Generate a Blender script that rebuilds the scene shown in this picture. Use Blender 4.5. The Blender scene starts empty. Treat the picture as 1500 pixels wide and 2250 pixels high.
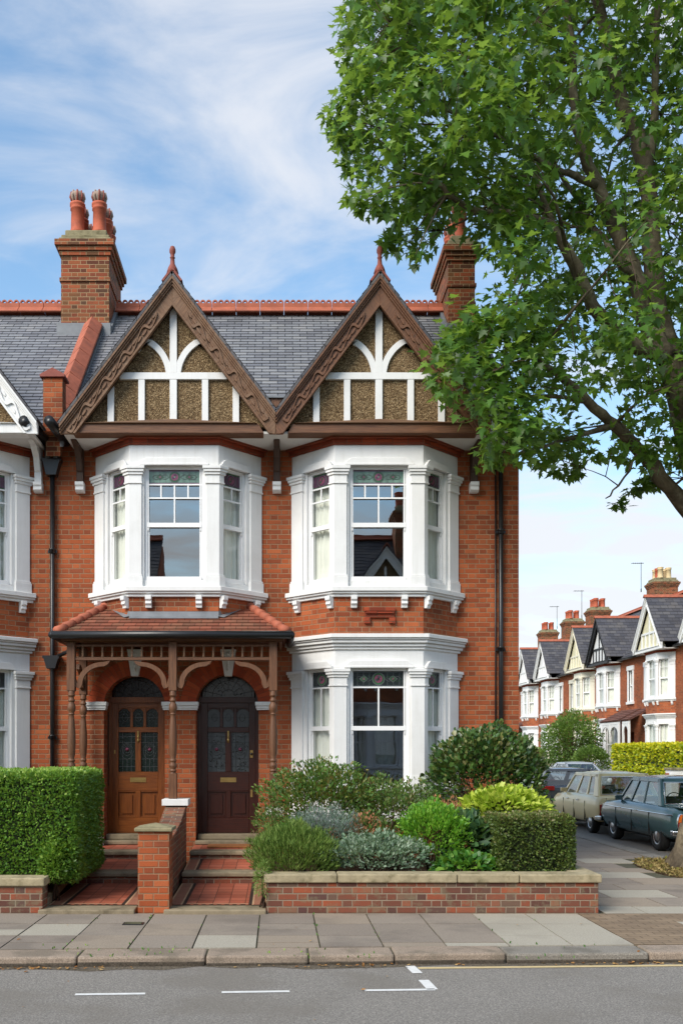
import bpy, math, random
import numpy as np
from mathutils import Matrix, Vector
R = math.radians
random.seed(7); rng = np.random.default_rng(7)
sc = bpy.context.scene
col = sc.collection

# ------------------------------------------------------------------ camera, sky, sun
cd = bpy.data.cameras.new('camera'); cam = bpy.data.objects.new('camera', cd); col.objects.link(cam)
cd.sensor_fit = 'HORIZONTAL'; cd.sensor_width = 36; cd.lens = 2074/1500*36
cd.shift_x = 140/1500; cd.shift_y = 525/1500; cd.clip_end = 3000; cd.clip_start = .1
cam.location = (0, -14.5, 1.85); cam.rotation_euler = (R(90), 0, 0); sc.camera = cam

SUN_EL, SUN_AZ = 40, 222           # azimuth clockwise from +Y
w = bpy.data.worlds.new('World'); sc.world = w; w.use_nodes = True
nt = w.node_tree; nt.nodes.clear()
L = nt.links.new
def wn(t, **k):
    n = nt.nodes.new(t)
    for a, b in k.items(): setattr(n, a, b)
    return n
out = wn('ShaderNodeOutputWorld')
sky = wn('ShaderNodeTexSky', sky_type='NISHITA', sun_disc=False)
sky.sun_elevation = R(SUN_EL); sky.sun_rotation = R(SUN_AZ); sky.air_density = 1.0; sky.dust_density = .6; sky.ozone_density = 1.2
bg = wn('ShaderNodeBackground'); bg.inputs[1].default_value = .15
tc = wn('ShaderNodeTexCoord'); sep = wn('ShaderNodeSeparateXYZ'); L(tc.outputs['Generated'], sep.inputs[0])
def wm(op, a, b=None, c=None):
    n = wn('ShaderNodeMath', operation=op)
    for i, x in enumerate((a, b, c)):
        if x is None: continue
        if isinstance(x, (int, float)): n.inputs[i].default_value = x
        else: L(x, n.inputs[i])
    return n.outputs[0]
zz = wm('ADD', wm('MAXIMUM', sep.outputs[2], 0.0), .22)
cx_ = wm('DIVIDE', sep.outputs[0], zz); cy_ = wm('DIVIDE', sep.outputs[1], zz)
cmb = wn('ShaderNodeCombineXYZ'); L(cx_, cmb.inputs[0]); L(cy_, cmb.inputs[1])
mp = wn('ShaderNodeMapping'); mp.inputs['Rotation'].default_value = (0, 0, R(35)); mp.inputs['Scale'].default_value = (.7, 1.5, 1); mp.inputs['Location'].default_value = (3.1, 1.3, 0)
L(cmb.outputs[0], mp.inputs[0])
n1 = wn('ShaderNodeTexNoise'); n1.inputs['Scale'].default_value = 2.6; n1.inputs['Detail'].default_value = 7; n1.inputs['Roughness'].default_value = .56; n1.inputs['Distortion'].default_value = 1.0
L(mp.outputs[0], n1.inputs['Vector'])
r1 = wn('ShaderNodeValToRGB'); r1.color_ramp.elements[0].position = .36; r1.color_ramp.elements[1].position = .76
r1.color_ramp.interpolation = 'EASE'
L(n1.outputs[0], r1.inputs[0])
# low cumulus near the horizon
mp2 = wn('ShaderNodeMapping'); mp2.inputs['Scale'].default_value = (3.2, 3.2, 7.0); mp2.inputs['Location'].default_value = (.4, 0, .35); L(tc.outputs['Generated'], mp2.inputs[0])
n2 = wn('ShaderNodeTexNoise'); n2.inputs['Scale'].default_value = 1.0; n2.inputs['Detail'].default_value = 6; n2.inputs['Roughness'].default_value = .5; L(mp2.outputs[0], n2.inputs['Vector'])
low = wm('MULTIPLY', n2.outputs[0], wm('SUBTRACT', 1.45, wm('MULTIPLY', sep.outputs[2], 2.3)))
r2 = wn('ShaderNodeValToRGB'); r2.color_ramp.elements[0].position = .44; r2.color_ramp.elements[1].position = .66; L(low, r2.inputs[0])
fac = wm('MINIMUM', wm('ADD', wm('MULTIPLY', r1.outputs[0], .85), wm('MULTIPLY', r2.outputs[0], .85)), .92)
fac = wm('MULTIPLY', wm('ADD', fac, .03), .95)
hz = wm('SUBTRACT', 1.0, wm('MULTIPLY', sep.outputs[2], 4.0)); hz = wm('MAXIMUM', hz, 0.0)
fac = wm('MINIMUM', wm('ADD', fac, wm('MULTIPLY', hz, .4)), .95)
bg2 = wn('ShaderNodeBackground'); bg2.inputs[0].default_value = (.93, .95, 1, 1); bg2.inputs[1].default_value = .51
hsv = wn('ShaderNodeHueSaturation'); hsv.inputs['Saturation'].default_value = 1.08; hsv.inputs['Value'].default_value = 1.0; L(sky.outputs[0], hsv.inputs['Color']); tint = wn('ShaderNodeMix', data_type='RGBA', blend_type='MULTIPLY'); tint.inputs[0].default_value = 1; L(hsv.outputs[0], tint.inputs[6]); tint.inputs[7].default_value = (.93, 1.0, .93, 1)
mix = wn('ShaderNodeMixShader'); L(tint.outputs[2], bg.inputs[0]); L(fac, mix.inputs[0]); L(bg.outputs[0], mix.inputs[1]); L(bg2.outputs[0], mix.inputs[2]); L(mix.outputs[0], out.inputs[0])

sd = bpy.data.lights.new('sun', 'SUN'); so = bpy.data.objects.new('sun', sd); col.objects.link(so)
sd.energy = 2.3; sd.angle = R(34); sd.color = (1, .93, .84)
az, el = R(SUN_AZ), R(SUN_EL)
sv = Vector((math.sin(az)*math.cos(el), math.cos(az)*math.cos(el), math.sin(el)))
so.rotation_euler = sv.to_track_quat('Z', 'Y').to_euler()
sc.view_settings.view_transform = 'Standard'; sc.view_settings.look = 'None'
sc.view_settings.exposure = 0.92; sc.view_settings.gamma = 1
sc.cycles.max_bounces = 6; sc.cycles.transparent_max_bounces = 12; sc.cycles.caustics_reflective = False; sc.cycles.caustics_refractive = False

def P(px, py, Y):                  # photo pixel + world depth plane -> x, z
    s = (14.5+Y)/2074
    return (px-610)*s, 1.85-(py-1650)*s

# ------------------------------------------------------------------ objects / tagging
def tag(o, label=None, cat=None, group=None, kind=None):
    if label: o['label'] = label
    if cat: o['category'] = cat
    if group: o['group'] = group
    if kind: o['kind'] = kind
    return o
def empty(name, loc=(0, 0, 0), rz=0):
    o = bpy.data.objects.new(name, None); col.objects.link(o); o.location = loc; o.rotation_euler.z = rz
    o.empty_display_size = .2
    return o
def copy_tree(o, parent=None):
    c = o.copy(); col.objects.link(c)
    if parent: c.parent = parent
    for ch in [x for x in bpy.data.objects if x.parent == o]: copy_tree(ch, c)
    return c

class MB:
    def __init__(s, bevel=0, seg=1): s.v = []; s.f = []; s.uv = []; s.mi = []; s.sm = []; s.mats = []; s.bev = bevel; s.seg = seg
    def m(s, mat):
        if mat not in s.mats: s.mats.append(mat)
        return s.mats.index(mat)
    def prim(s, vs, fs, mat, M=None, smooth=False, uvs=None, ang=0):
        b = len(s.v); k = s.m(mat); vs = [Vector(p) for p in vs]
        ca, sa = math.cos(ang), math.sin(ang)
        for i, f in enumerate(fs):
            if uvs: s.uv += list(uvs[i])
            else:
                n = Vector((0, 0, 0))
                for a in range(len(f)):
                    p, q = vs[f[a]], vs[f[(a+1) % len(f)]]
                    n += Vector(((p.y-q.y)*(p.z+q.z), (p.z-q.z)*(p.x+q.x), (p.x-q.x)*(p.y+q.y)))
                if n.length > 0: n.normalize()
                if abs(n.z) > .98: t = Vector((1, 0, 0)); bb = Vector((0, 1, 0))
                else: t = Vector((-n.y, n.x, 0)).normalized(); bb = n.cross(t)
                for j in f:
                    u, v_ = vs[j].dot(t), vs[j].dot(bb)
                    s.uv.append((u*ca-v_*sa, u*sa+v_*ca))
            s.f.append([b+j for j in f]); s.mi.append(k); s.sm.append(smooth)
        s.v += [(M @ p) if M else p for p in vs]
    def box(s, x0, x1, y0, y1, z0, z1, mat, M=None, ang=0):
        vs = [(x0,y0,z0),(x1,y0,z0),(x1,y1,z0),(x0,y1,z0),(x0,y0,z1),(x1,y0,z1),(x1,y1,z1),(x0,y1,z1)]
        s.prim(vs, [(0,3,2,1),(4,5,6,7),(0,1,5,4),(1,2,6,5),(2,3,7,6),(3,0,4,7)], mat, M, ang=ang)
    def ext(s, poly, a, b, mat, axis='z', M=None, smooth=False, ang=0):
        # poly: 2-D points; axis z:(x,y) extruded in z; y:(x,z) extruded in y; x:(y,z) extruded in x
        ar = sum(poly[i][0]*poly[(i+1) % len(poly)][1]-poly[(i+1) % len(poly)][0]*poly[i][1] for i in range(len(poly)))
        if ar < 0: poly = poly[::-1]
        n = len(poly)
        if axis == 'z': lo = [(p[0], p[1], a) for p in poly]; hi = [(p[0], p[1], b) for p in poly]; flip = False
        elif axis == 'y': lo = [(p[0], a, p[1]) for p in poly]; hi = [(p[0], b, p[1]) for p in poly]; flip = True
        else: lo = [(a, p[0], p[1]) for p in poly]; hi = [(b, p[0], p[1]) for p in poly]; flip = False
        fs = [list(range(n))[::-1], [n+i for i in range(n)]] + [[i, (i+1) % n, n+(i+1) % n, n+i] for i in range(n)]
        if flip: fs = [f[::-1] for f in fs]
        s.prim(lo+hi, fs, mat, M, smooth, ang=ang)
    def lathe(s, prof, x, y, mat, n=12, z=0, M=None):
        vs = []; fs = []
        for r, h in prof:
            for i in range(n):
                a = 2*math.pi*i/n; vs.append((x+r*math.cos(a), y+r*math.sin(a), z+h))
        for k in range(len(prof)-1):
            for i in range(n): j = (i+1) % n; fs.append((k*n+i, k*n+j, (k+1)*n+j, (k+1)*n+i))
        fs.append(tuple(range(n))[::-1]); fs.append(tuple((len(prof)-1)*n+i for i in range(n)))
        s.prim(vs, fs, mat, M, True)
    def tube(s, pts, rad, mat, n=8, M=None, cap=True):
        pts = [Vector(p) for p in pts]; m = len(pts)
        rr = rad if hasattr(rad, '__len__') else [rad]*m
        vs = []; fs = []; prev = None
        for i in range(m):
            d = (pts[min(i+1, m-1)]-pts[max(i-1, 0)]).normalized()
            if prev is None: u = d.orthogonal().normalized()
            else:
                u = prev-d*prev.dot(d); u = u.normalized() if u.length > 1e-4 else d.orthogonal().normalized()
            prev = u; v_ = d.cross(u)
            for k in range(n):
                a = 2*math.pi*k/n; vs.append(pts[i]+(u*math.cos(a)+v_*math.sin(a))*rr[i])
        for i in range(m-1):
            for k in range(n): j = (k+1) % n; fs.append((i*n+k, i*n+j, (i+1)*n+j, (i+1)*n+k))
        if cap: fs.append(tuple(range(n))[::-1]); fs.append(tuple((m-1)*n+i for i in range(n)))
        s.prim(vs, fs, mat, M, True)
    def ring(s, path, oo, oi, z0, z1, mat, M=None):      # strip along a plan polyline, offsets outwards (to the right of travel)
        def off(o):
            r = []
            for i, p in enumerate(path):
                ds = []
                if i > 0: d = Vector(path[i])-Vector(path[i-1]); ds.append(d.normalized())
                if i < len(path)-1: d = Vector(path[i+1])-Vector(path[i]); ds.append(d.normalized())
                ns = [Vector((d.y, -d.x)) for d in ds]
                if len(ns) == 1: q = Vector(p)+ns[0]*o
                else:
                    b_ = (ns[0]+ns[1]); b_ = b_/b_.length; q = Vector(p)+b_*(o/max(.3, b_.dot(ns[0])))
                r.append((q.x, q.y))
            return r
        s.ext(off(oo)+off(oi)[::-1], z0, z1, mat, 'z', M)
    def tiled(s, A, B, C, D, rows, th, mat, bh, under=.06):      # A-B lower edge, D-C upper edge, overlapping courses
        A, B, C, D = map(Vector, (A, B, C, D)); n = (B-A).cross(D-A).normalized()
        if n.z < 0: n = -n
        e = (B-A).normalized(); vs = []; fs = []; uvs = []
        for k in range(rows):
            t0, t1 = k/rows, (k+1.15)/rows if k < rows-1 else 1.0
            a, b, c, d = A.lerp(D, t0)+n*th, B.lerp(C, t0)+n*th, B.lerp(C, t1)+n*th*.12, A.lerp(D, t1)+n*th*.12
            i = len(vs); vs += [a, b, c, d, a-n*th*1.1, b-n*th*1.1]
            u = [p.dot(e) for p in (a, b, c, d)]
            v0, v1 = k*bh+.003, (k+.997)*bh
            fs.append((i, i+1, i+2, i+3)); uvs.append([(u[0], v0), (u[1], v0), (u[2], v1), (u[3], v1)])
            fs.append((i+4, i+5, i+1, i)); uvs.append([(u[0], v0+.3*bh), (u[1], v0+.3*bh), (u[1], v0+.5*bh), (u[0], v0+.5*bh)])
        s.prim(vs, fs, mat, None, False, uvs)
        lo = -n*under
        s.prim([A, B, C, D, A+lo, B+lo, C+lo, D+lo], [(4,7,6,5),(0,4,5,1),(1,5,6,2),(2,6,7,3),(3,7,4,0)], mat)
    def build(s, name, parent=None):
        me = bpy.data.meshes.new(name); me.from_pydata([tuple(p) for p in s.v], [], s.f)
        for m in s.mats: me.materials.append(m)
        me.polygons.foreach_set('material_index', s.mi); me.polygons.foreach_set('use_smooth', s.sm)
        uvl = me.uv_layers.new(name='UVMap'); uvl.data.foreach_set('uv', [c for t in s.uv for c in t])
        me.update()
        o = bpy.data.objects.new(name, me); col.objects.link(o)
        if parent: o.parent = parent
        if s.bev:
            b = o.modifiers.new('bevel', 'BEVEL'); b.width = s.bev; b.segments = s.seg; b.limit_method = 'ANGLE'; b.angle_limit = R(40); b.harden_normals = False
        return o

# ------------------------------------------------------------------ materials
class NT:
    def __init__(s, name):
        s.mat = bpy.data.materials.new(name); s.mat.use_nodes = True; s.t = s.mat.node_tree
        s.b = s.t.nodes['Principled BSDF']; s.out = s.t.nodes['Material Output']
        s.uvn = None
    def n(s, t, **k):
        x = s.t.nodes.new(t)
        for a, b in k.items(): setattr(x, a, b)
        return x
    def l(s, a, b): s.t.links.new(a, b)
    def math(s, op, a, b=None, c=None):
        n = s.n('ShaderNodeMath', operation=op)
        for i, x in enumerate((a, b, c)):
            if x is None: continue
            if isinstance(x, (int, float)): n.inputs[i].default_value = x
            else: s.l(x, n.inputs[i])
        return n.outputs[0]
    def uv(s):
        n = s.n('ShaderNodeUVMap'); n.uv_map = 'UVMap'; return n.outputs[0]
    def obj(s): return s.n('ShaderNodeTexCoord').outputs['Object']
    def map(s, vec, scale=(1, 1, 1), loc=(0, 0, 0)):
        n = s.n('ShaderNodeMapping'); n.inputs['Scale'].default_value = scale; n.inputs['Location'].default_value = loc; s.l(vec, n.inputs[0]); return n.outputs[0]
    def noise(s, vec, scale, detail=4, rough=.55, dist=0):
        n = s.n('ShaderNodeTexNoise'); n.inputs['Scale'].default_value = scale; n.inputs['Detail'].default_value = detail
        n.inputs['Roughness'].default_value = rough; n.inputs['Distortion'].default_value = dist; s.l(vec, n.inputs['Vector']); return n.outputs[0]
    def ramp(s, f, stops, interp='LINEAR'):
        n = s.n('ShaderNodeValToRGB'); n.color_ramp.interpolation = interp; e = n.color_ramp.elements
        while len(e) < len(stops): e.new(.5)
        for i, (p, c) in enumerate(stops): e[i].position = p; e[i].color = (*c, 1) if len(c) == 3 else c
        s.l(f, n.inputs[0]); return n.outputs[0]
    def mixc(s, f, a, b, mode='MIX'):
        n = s.n('ShaderNodeMix', data_type='RGBA', blend_type=mode)
        if isinstance(f, (int, float)): n.inputs[0].default_value = f
        else: s.l(f, n.inputs[0])
        for i, x in ((6, a), (7, b)):
            if isinstance(x, tuple): n.inputs[i].default_value = (*x, 1)
            else: s.l(x, n.inputs[i])
        return n.outputs[2]
    def bump(s, h, strength=.5, dist=.01):
        n = s.n('ShaderNodeBump'); n.inputs['Strength'].default_value = strength; n.inputs['Distance'].default_value = dist
        s.l(h, n.inputs['Height']); s.l(n.outputs[0], s.b.inputs['Normal'])
    def fin(s, c=None, rough=.7, spec=.5, metal=0):
        if c is not None:
            if isinstance(c, tuple): s.b.inputs['Base Color'].default_value = (*c, 1)
            else: s.l(c, s.b.inputs['Base Color'])
        if isinstance(rough, (int, float)): s.b.inputs['Roughness'].default_value = rough
        else: s.l(rough, s.b.inputs['Roughness'])
        s.b.inputs['Specular IOR Level'].default_value = spec; s.b.inputs['Metallic'].default_value = metal
        return s.mat
def srgb(r, g, b):
    return tuple(((c/255)/12.92 if c/255 <= .04045 else ((c/255+.055)/1.055)**2.4) for c in (r, g, b))

def plain(name, c, rough=.6, var=.15, scale=6, bump=.15, bs=60, spec=.4, metal=0, dirt=None):
    t = NT(name); o = t.obj()
    f = t.noise(o, scale, 5, .6)
    c0 = tuple(x*(1-var) for x in c); c1 = tuple(min(1, x*(1+var)) for x in c)
    cc = t.ramp(f, [(.3, c0), (.7, c1)])
    if dirt:
        d = t.ramp(t.noise(o, dirt[1], 6, .7), [(.5, (0, 0, 0)), (.68, (1, 1, 1))]); cc = t.mixc(t.math('MULTIPLY', d, dirt[2]), cc, dirt[0])
    if bump: t.bump(t.noise(o, bs, 3), bump, .004)
    return t.fin(cc, rough, spec, metal)

def cells(t, uv, bw, bh, gap, flem=False, offs=.5, jit=.003):
    sp = t.n('ShaderNodeSeparateXYZ'); t.l(uv, sp.inputs[0]); u, v = sp.outputs[0], sp.outputs[1]
    if jit:
        nz = t.noise(uv, 22, 2); u = t.math('ADD', u, t.math('MULTIPLY', t.math('SUBTRACT', nz, .5), jit*2)); nz2 = t.noise(t.map(uv, loc=(7, 3, 0)), 18, 2); v = t.math('ADD', v, t.math('MULTIPLY', t.math('SUBTRACT', nz2, .5), jit*2))
    row = t.math('FLOOR', t.math('DIVIDE', v, bh)); fv = t.math('SUBTRACT', v, t.math('MULTIPLY', row, bh))
    par = t.math('FLOORED_MODULO', row, 2.0)
    if flem:
        Pp = bw*1.5; u2 = t.math('ADD', u, t.math('MULTIPLY', par, bw*.75))
        k = t.math('FLOOR', t.math('DIVIDE', u2, Pp)); c = t.math('SUBTRACT', u2, t.math('MULTIPLY', k, Pp))
        h = t.math('GREATER_THAN', c, bw); xw = t.math('SUBTRACT', c, t.math('MULTIPLY', h, bw))
        wd = t.math('SUBTRACT', bw, t.math('MULTIPLY', h, bw*.5)); idn = t.math('ADD', t.math('MULTIPLY', k, 2.0), h)
    else:
        u2 = t.math('ADD', u, t.math('MULTIPLY', par, bw*offs)); idn = t.math('FLOOR', t.math('DIVIDE', u2, bw)); xw = t.math('SUBTRACT', u2, t.math('MULTIPLY', idn, bw)); wd = bw
    du = t.math('MINIMUM', xw, t.math('SUBTRACT', wd, xw)); dv = t.math('MINIMUM', fv, t.math('SUBTRACT', bh, fv))
    d = t.math('MINIMUM', du, dv)
    mr = t.n('ShaderNodeMapRange'); t.l(d, mr.inputs[0]); mr.inputs[1].default_value = gap*.3; mr.inputs[2].default_value = gap*.75
    cm = t.n('ShaderNodeCombineXYZ'); t.l(idn, cm.inputs[0]); t.l(row, cm.inputs[1])
    wnz = t.n('ShaderNodeTexWhiteNoise', noise_dimensions='2D'); t.l(cm.outputs[0], wnz.inputs['Vector'])
    return mr.outputs[0], wnz.outputs['Value'], t.math('DIVIDE', fv, bh), du

def brick(name, stops, mortar, stain=(.07, .045, .035), st=.35, bw=.225, bh=.075, flem=True, gap=.011, sscale=1.2, lichen=None):
    t = NT(name); uv = t.uv(); mk, rn, fv, du = cells(t, uv, bw, bh, gap, flem)
    c = t.ramp(rn, stops); fine = t.noise(uv, 70, 4, .7)
    c = t.mixc(t.math('MULTIPLY', t.math('SUBTRACT', fine, .3), .9), c, tuple(x*.45 for x in stops[len(stops)//2][1]))
    s1 = t.ramp(t.noise(uv, sscale, 6, .65), [(.46, (0, 0, 0)), (.72, (1, 1, 1))])
    c = t.mixc(t.math('MULTIPLY', s1, st), c, stain)
    mc = t.ramp(t.noise(uv, 3, 4), [(.3, tuple(x*.65 for x in mortar)), (.7, mortar)])
    c = t.mixc(mk, mc, c)
    if lichen:
        s2 = t.ramp(t.noise(t.map(uv, loc=(5, 9, 0)), 5, 6, .7), [(.52, (0, 0, 0)), (.6, (1, 1, 1))]); c = t.mixc(t.math('MULTIPLY', s2, lichen[1]), c, lichen[0])
    t.bump(t.math('ADD', mk, t.math('MULTIPLY', fine, .4)), .6, .008)
    return t.fin(c, .85, .3)
def tiles(name, stops, gapc, bw, bh, gap, rough=.5, spec=.5, stain=None, offs=.5):
    t = NT(name); uv = t.uv(); mk, rn, fv, du = cells(t, uv, bw, bh, gap, False, offs, .002)
    mr = t.n('ShaderNodeMapRange'); t.l(du, mr.inputs[0]); mr.inputs[1].default_value = gap*.3; mr.inputs[2].default_value = gap*.8
    lowedge = t.n('ShaderNodeMapRange'); t.l(fv, lowedge.inputs[0]); lowedge.inputs[1].default_value = .02; lowedge.inputs[2].default_value = .11
    mk2 = t.math('MULTIPLY', mr.outputs[0], lowedge.outputs[0])
    c = t.ramp(rn, stops); f = t.noise(uv, 25, 5, .7); c = t.mixc(t.math('MULTIPLY', f, .45), c, tuple(x*.55 for x in stops[0][1]))
    if stain:
        s1 = t.ramp(t.noise(uv, stain[1], 6, .65), [(.48, (0, 0, 0)), (.66, (1, 1, 1))]); c = t.mixc(t.math('MULTIPLY', s1, stain[2]), c, stain[0])
    c = t.mixc(mk2, gapc, c)
    t.bump(t.math('ADD', mk2, t.math('MULTIPLY', f, .3)), .5, .008)
    return t.fin(c, rough, spec)
def wood(name, c0, c1, rough=.55, wear=None, spec=.4):
    t = NT(name); uv = t.uv(); g = t.noise(t.map(uv, (28, 1.6, 1)), 2.2, 6, .65, .4)
    c = t.ramp(g, [(.3, c0), (.7, c1)])
    if wear:
        s1 = t.ramp(t.noise(t.map(uv, (3, .8, 1)), 2.5, 6, .7), [(.45, (0, 0, 0)), (.7, (1, 1, 1))]); c = t.mixc(t.math('MULTIPLY', s1, wear[1]), c, wear[0])
    t.bump(g, .35, .004); return t.fin(c, rough, spec)

M_ = {}
M_['brick'] = brick('red_brick', [(0, srgb(132, 66, 40)), (.15, srgb(152, 76, 43)), (.6, srgb(168, 86, 48)), (.9, srgb(180, 99, 59)), (1, srgb(140, 73, 47))], srgb(152, 120, 92), stain=srgb(84, 50, 34), st=.75, gap=.0115, sscale=.9)
M_['brick_moss'] = brick('weathered_brick', [(0, srgb(84, 58, 52)), (.25, srgb(112, 70, 56)), (.55, srgb(134, 76, 56)), (.78, srgb(158, 82, 54)), (.88, srgb(118, 98, 80)), (1, srgb(84, 60, 58))], srgb(152, 138, 118), stain=srgb(84, 76, 66), st=.55, sscale=2.2, lichen=(srgb(120, 112, 88), .5))
M_['brick_chim'] = brick('chimney_brick', [(0, srgb(84, 48, 34)), (.3, srgb(140, 70, 44)), (.6, srgb(160, 86, 52)), (.8, srgb(112, 78, 48)), (1, srgb(70, 46, 34))], srgb(166, 138, 104), stain=srgb(78, 62, 48), st=.6, sscale=1.5, bw=.225)
M_['brick_dark'] = brick('moulded_brick', [(0, srgb(120, 50, 30)), (.5, srgb(158, 66, 38)), (1, srgb(172, 76, 44))], srgb(120, 74, 54), st=.4, flem=False)
M_['voussoir'] = brick('rubbed_brick', [(0, srgb(160, 66, 38)), (.5, srgb(182, 78, 44)), (1, srgb(190, 90, 52))], srgb(140, 80, 58), flem=False, bw=.24, bh=.07, gap=.006, st=.25)
M_['slate'] = tiles('slate', [(0, srgb(112, 113, 118)), (.35, srgb(128, 129, 134)), (.7, srgb(138, 140, 144)), (1, srgb(152, 152, 153))], srgb(50, 52, 56), .27, .13, .012, .42, .5, (srgb(108, 106, 102), 1.0, .35))
M_['slate_far'] = tiles('dark_slate', [(0, srgb(66, 66, 72)), (.5, srgb(84, 84, 90)), (1, srgb(100, 98, 98))], srgb(48, 48, 50), .34, .22, .016, .6, .35, (srgb(96, 90, 84), .6, .5))
M_['clay'] = tiles('clay_tile', [(0, srgb(112, 66, 50)), (.4, srgb(140, 80, 60)), (.75, srgb(156, 92, 70)), (1, srgb(124, 88, 66))], srgb(74, 46, 36), .17, .1, .009, .8, .3, (srgb(104, 86, 66), 1.6, .6))
M_['clay_far'] = tiles('brown_tile', [(0, srgb(96, 64, 56)), (1, srgb(126, 84, 72))], srgb(60, 44, 38), .2, .14, .012, .8, .3)
M_['terra'] = plain('terracotta', srgb(164, 92, 68), .75, .2, 5, .3, 40, dirt=(srgb(120, 70, 54), 3, .6))
M_['terra_dark'] = plain('dark_terracotta', srgb(136, 72, 60), .7, .2, 5, .3, 40)
M_['pot'] = plain('pot_clay', srgb(178, 90, 62), .75, .15, 6, .2, 40, dirt=(srgb(110, 62, 48), 4, .6))
M_['pot_cream'] = plain('pot_buff', srgb(206, 184, 142), .75, .12, 6, .2, 40)
M_['soot'] = plain('sooty_cap', srgb(156, 138, 124), .8, .35, 9, .3, 40, dirt=(srgb(110, 60, 46), 9, .8))
M_['white'] = plain('white_paint', (.74, .74, .725), .45, .035, 3, .12, 25, .4, dirt=((.55, .54, .50), 1.6, .22))
t = M_['white']; _nt = t.node_tree; _b = _nt.nodes['Principled BSDF']; _src = _b.inputs['Base Color'].links[0].from_socket
_o = _nt.nodes.new('ShaderNodeTexCoord'); _mp = _nt.nodes.new('ShaderNodeMapping'); _mp.inputs['Scale'].default_value = (9, 9, .7); _nt.links.new(_o.outputs['Object'], _mp.inputs[0])
_n = _nt.nodes.new('ShaderNodeTexNoise'); _n.inputs['Scale'].default_value = 1.6; _n.inputs['Detail'].default_value = 6; _n.inputs['Roughness'].default_value = .7; _nt.links.new(_mp.outputs[0], _n.inputs['Vector'])
_r = _nt.nodes.new('ShaderNodeValToRGB'); _r.color_ramp.elements[0].position = .5; _r.color_ramp.elements[0].color = (1, 1, 1, 1); _r.color_ramp.elements[1].position = .78; _r.color_ramp.elements[1].color = (.66, .64, .58, 1); _nt.links.new(_n.outputs[0], _r.inputs[0])
_m = _nt.nodes.new('ShaderNodeMix'); _m.data_type = 'RGBA'; _m.blend_type = 'MULTIPLY'; _m.inputs[0].default_value = .3; _nt.links.new(_src, _m.inputs[6]); _nt.links.new(_r.outputs[0], _m.inputs[7]); _nt.links.new(_m.outputs[2], _b.inputs['Base Color'])
M_['white_frame'] = plain('white_gloss', (.80, .80, .79), .3, .02, 3, 0, 25, .5)
M_['white_far'] = plain('white_render', (.76, .76, .74), .5, .05, 2, .1, 20)
M_['cream_far'] = plain('cream_render', srgb(222, 216, 196), .5, .05, 2, .1, 20)
M_['soffit'] = plain('soffit_paint', (.66, .65, .62), .6, .05, 3, .05, 20)
M_['lead'] = plain('lead_sheet', srgb(112, 116, 120), .5, .2, 6, .3, 14, .5)
M_['stone'] = plain('coping_stone', srgb(158, 146, 118), .9, .2, 7, .7, 45, .25, dirt=(srgb(92, 86, 58), 5, .75))
M_['stone_cap'] = plain('mossy_stone', srgb(136, 128, 100), .9, .25, 7, .7, 35, .25, dirt=(srgb(84, 78, 50), 4, .8))
M_['step'] = plain('step_stone', srgb(134, 122, 100), .85, .2, 6, .5, 45, .3, dirt=(srgb(80, 72, 54), 4, .7))
M_['iron'] = plain('black_iron', (.012, .012, .013), .35, .2, 6, .1, 30, .5)
M_['brass'] = plain('brass', srgb(180, 150, 92), .35, .15, 12, .1, 60, .5, .8)
M_['tuscan'] = wood('weathered_timber', srgb(80, 54, 38), srgb(130, 96, 68), .65, (srgb(140, 120, 100), .45))
M_['brown'] = wood('brown_timber', srgb(74, 46, 30), srgb(120, 80, 52), .55, (srgb(108, 84, 64), .3))
M_['brownd'] = wood('dark_timber', srgb(48, 34, 28), srgb(82, 58, 44), .6, (srgb(100, 84, 70), .3))
M_['door_honey'] = wood('honey_door', srgb(86, 42, 12), srgb(138, 78, 30), .35, None, .5)
M_['door_mahog'] = wood('mahogany_door', srgb(42, 17, 11), srgb(70, 32, 22), .3, None, .5)
M_['mat'] = plain('coir_mat', srgb(142, 92, 52), .95, .3, 30, .6, 90)
M_['fabric'] = plain('curtain_cloth', (.80, .80, .73), .9, .06, 3, .1, 40, .1)
M_['room'] = plain('room_plaster', (.34, .32, .30), .9, .1, 1, 0, 1, .1)
M_['soil'] = plain('soil', srgb(70, 56, 42), .95, .35, 12, .8, 30, .1)
M_['chrome'] = plain('chrome', (.72, .72, .72), .15, .05, 5, 0, 5, .5, 1)
M_['rubber'] = plain('rubber', (.018, .018, .018), .8, .2, 8, .2, 40, .3)
M_['hub'] = plain('hubcap', (.42, .42, .42), .3, .08, 8, 0, 40, .5, .8)
M_['black_line'] = plain('black_tar', (.02, .02, .02), .8)
# rough-cast render of the gables: small pale pebbles in brown
t = NT('pebbledash'); uv = t.uv(); vo = t.n('ShaderNodeTexVoronoi'); vo.inputs['Scale'].default_value = 70; t.l(uv, vo.inputs['Vector'])
sp = t.n('ShaderNodeSeparateColor'); t.l(vo.outputs['Color'], sp.inputs[0])
c = t.ramp(sp.outputs[0], [(0, srgb(78, 62, 44)), (.35, srgb(108, 88, 62)), (.7, srgb(132, 110, 80)), (1, srgb(168, 146, 112))]); t.bump(vo.outputs['Distance'], 1.0, .015); M_['pebble'] = t.fin(c, .95, .2)
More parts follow.
